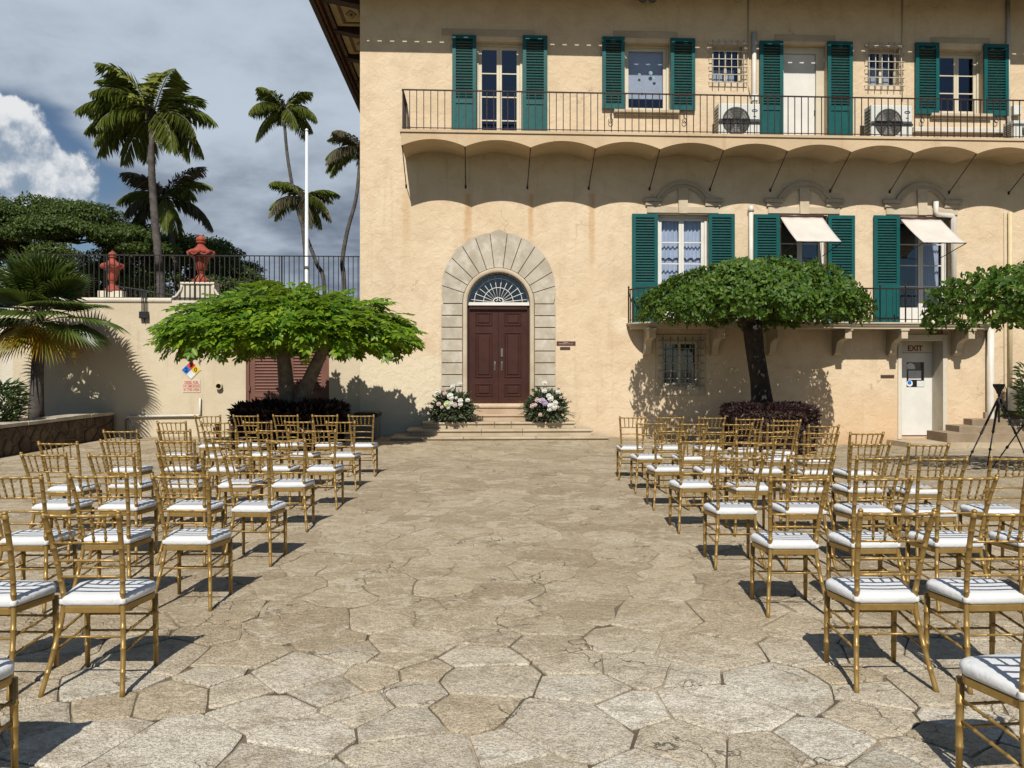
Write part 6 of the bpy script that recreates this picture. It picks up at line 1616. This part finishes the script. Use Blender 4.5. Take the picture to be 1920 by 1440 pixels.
def make_chair():
    g_ = M['gold']; meshes = []                          # (name, mesh, parent_index)
    add = lambda name, mb, mat=g_, par=None, sm=True: meshes.append((name, mb.mesh('chair_' + name, mat, sm), par))
    for s_ in (-1, 1):
        mb = MB(); pts = catmull([(s_ * p[1], p[2], p[0]) for p in POST], 5)
        bamboo(mb, pts, .0125, .0135, (.12, .24, .345, .53, .60, .70, .79, .89, .975), 10)
        top = Vector(pts[-1]); mb.tube([top, top + Vector((s_ * .001, -.002, .006)), top + Vector((s_ * .001, -.003, .012))], [.0135, .0135, .007], 10)
        add('back_post', mb)
    for s_ in (-1, 1):
        mb = MB(); bamboo(mb, [(s_ * .186, .195, 0), (s_ * .186, .192, .2), (s_ * .184, .19, .395)], .0125, .0165, (.30, .52, .74), 10); add('front_leg', mb)
    # back rails
    for (z, r_, bow, rings) in ((.900, .0088, -.030, (.12, .30, .5, .70, .88)), (.752, .0070, -.034, (.3, .5, .7)), (.657, .0070, -.030, (.33, .66)), (.570, .0070, -.024, (.33, .66))):
        x, y = post_at(z); mb = MB(); pts = [(x * (2 * t - 1), y + bow * (1 - (2 * t - 1) ** 2), z - (.008 if z < .8 else 0) * (1 - (2 * t - 1) ** 2) * -1) for t in np.linspace(0, 1, 9)]
        bamboo(mb, pts, r_, r_, rings, 8, .002, .005); add('top_rail' if z > .85 else 'back_rail', mb)
    x1, y1 = post_at(.895); x0, y0 = post_at(.755)
    for k in range(5):
        t = (k + 1) / 6; q = 2 * t - 1; bw = 1 - q * q; mb = MB()
        bamboo(mb, [(x0 * q * .93, y0 - .034 * bw, .752 + .008 * bw), (x1 * q, y1 - .030 * bw, .897)], .0058, .0058, (.18, .42, .66, .9), 7, .0028, .006); add('spindle', mb)
    # seat frame
    def outline(gr=0.0, n=9):
        pts = []
        def arc(cx_, cy_, rx, ry, a0, a1):
            for k in range(n): a = R(a0 + (a1 - a0) * k / (n - 1)); pts.append((cx_ + rx * math.cos(a), cy_ + ry * math.sin(a)))
        b_ = .155 + gr; f_ = .205 + gr
        arc(b_ - .03, -.085 - gr, .03, .03, 0 - 60, -90 + 60 - 60 + 0) if False else None
        pts += [(-b_ + .02, -.112 - gr), (b_ - .02, -.112 - gr), (b_, -.095 - gr)]
        arc(f_ - .085, .125 + gr * .5, .085, .088, 5, 80); 
        pts.append((0, .222 + gr))
        arc(-f_ + .085, .125 + gr * .5, .085, .088, 100, 175)
        pts.append((-b_, -.095 - gr))
        return pts
    sf = MB(); ol = outline(); n = len(ol)
    for (k_, z) in ((.97, .384), (1.0, .388), (1.0, .416), (.97, .42)):
        for p in ol: sf.v.append((p[0] * k_, .04 + (p[1] - .04) * k_, z))
    for j in range(3):
        for k in range(n): sf.f.append((j * n + k, j * n + (k + 1) % n, (j + 1) * n + (k + 1) % n, (j + 1) * n + k)); sf.mi.append(0)
    sf.f += [tuple(range(n - 1, -1, -1)), tuple(3 * n + k for k in range(n))]; sf.mi += [0, 0]
    add('seat_frame', sf, sm=False)
    # cushion
    cm = MB(); ol = outline(.004); n = len(ol)
    rings = [(.95, .4205), (1.0, .427), (1.015, .440), (1.012, .446), (1.015, .452), (.99, .463), (.94, .470), (.7, .474), (.4, .475), (.12, .475)]
    for (k_, z) in rings:
        for p in ol: cm.v.append((p[0] * k_, .045 + (p[1] - .045) * k_, z))
    for j in range(len(rings) - 1):
        for k in range(n): cm.f.append((j * n + k, j * n + (k + 1) % n, (j + 1) * n + (k + 1) % n, (j + 1) * n + k)); cm.mi.append(0)
    cm.f += [tuple(range(n - 1, -1, -1)), tuple((len(rings) - 1) * n + k for k in range(n))]; cm.mi += [0, 0]
    ci = len(meshes); add('cushion', cm, M['cushion'])
    for s_ in (-1, 1):
        x, y = post_at(.44); mb = MB().tube([(s_ * x, y, .428), (s_ * x, y, .436), (s_ * x, y, .448), (s_ * x, y, .454)], [.0165, .0185, .0185, .0165], 10)
        mb.box(s_ * x - s_ * .012 - .012, s_ * x - s_ * .012 + .012, y + .005, y + .05, .433, .449); add('tie', mb, M['cushion'], ci)
    # stretchers
    for z in (.285, .195):
        mb = MB(); bamboo(mb, [(-.185, .193, z), (.185, .193, z)], .0065, .0065, (.3, .5, .7), 8, .002, .005); add('stretcher', mb)
    for s_ in (-1, 1):
        for z in (.30, .215):
            x, y = post_at(z - .02); mb = MB(); bamboo(mb, [(s_ * x, y, z - .02), (s_ * .185, .193, z + .01)], .0065, .0065, (.25, .5, .75), 8, .0025, .006); add('stretcher', mb)
    x, y = post_at(.27); mb = MB(); bamboo(mb, [(-x, y, .27), (x, y, .27)], .0065, .0065, (.3, .7), 8, .002, .005); add('stretcher', mb)
    return meshes
CH_M = make_chair()
def place_chair(X, Y, rz, label, group):
    root = empty('gold_chair', (X, Y, ground_z(X, Y) + .006), rz); tag(root, label, 'chair', group)
    made = []
    for (name, me, par) in CH_M: made.append(link(name, me, root if par is None else made[par]))
left = {1: [(653, 701, 779), (585, 633, 778.5), (511, 559, 778.5), (436, 485, 779), (365, 413, 779.5)],
        2: [(611, 666, 790.6), (533, 588, 790), (455, 510, 790.6), (377, 431, 791.6), (294, 349, 791)],
        3: [(568, 628, 806.7), (480, 542, 806), (381, 442, 807), (294, 358, 806.4), (194, 256.5, 807.7)],
        4: [(501, 571, 825), (398, 470, 825.4), (292, 365, 826), (187, 261, 826), (72, 144.5, 830)],
        5: [(419, 503, 853.5), (292, 383, 853), (165, 251, 852), (36, 126, 851)],
        6: [(283, 391, 891), (128, 238, 890.5), (-30, 78, 892)],
        7: [(80, 222, 962), (-132, 10, 964)]}
right = {1: [(1163, 1210, 782), (1233.5, 1281, 782), (1311, 1359, 782.7), (1381.7, 1429, 785), (1452.5, 1500, 788)],
         2: [(1195, 1246.7, 793), (1272.7, 1325, 794), (1357, 1410, 794.6), (1440, 1494.6, 796), (1518, 1572, 798)],
         3: [(1229, 1289, 807), (1319.6, 1381, 808.8), (1417.5, 1476, 809), (1510, 1570.5, 811), (1595, 1656, 811.7)],
         4: [(1276, 1346.7, 826), (1383, 1453, 829), (1496, 1565, 831), (1599, 1667, 831), (1706, 1778, 832.8)],
         5: [(1346.7, 1431, 856), (1480, 1562.5, 856), (1607, 1693, 857), (1726, 1813, 859), (1858, 1945, 858)],
         6: [(1447, 1551, 896), (1606, 1711, 895), (1765, 1871, 894), (1925, 2031, 894)],
         7: [(1612, 1754, 959), (1824, 1966, 960)]}
ORD = ['', 'first', 'second', 'third', 'fourth', 'fifth', 'sixth', 'seventh', 'eighth']
rc = random.Random(2)
for side, blk in (('left', left), ('right', right)):
    for row, lst in blk.items():
        for k, (xl, xr, y) in enumerate(lst):
            zt = F * (CH - .918) / (y - HY); X = ((xl + xr) / 2 - CX) / F * zt; rz = R(rc.uniform(-3.2, 3.2))
            lab = 'gold chair, %s block, %s row from the steps, %s' % (side, ORD[row], 'at the aisle' if k == 0 else ORD[k + 1] + ' from the aisle')
            place_chair(X + math.sin(rz) * -.21, zt + .212, rz, lab, 'gold chairs in the %s block' % side)
place_chair(-2.18, 2.88, R(-3), 'gold chair cut by the left picture edge, nearest to the viewer', 'gold chairs in the left block')
place_chair(1.995, 2.90, R(6), 'gold chair cut by the right picture edge, nearest to the viewer', 'gold chairs in the right block')
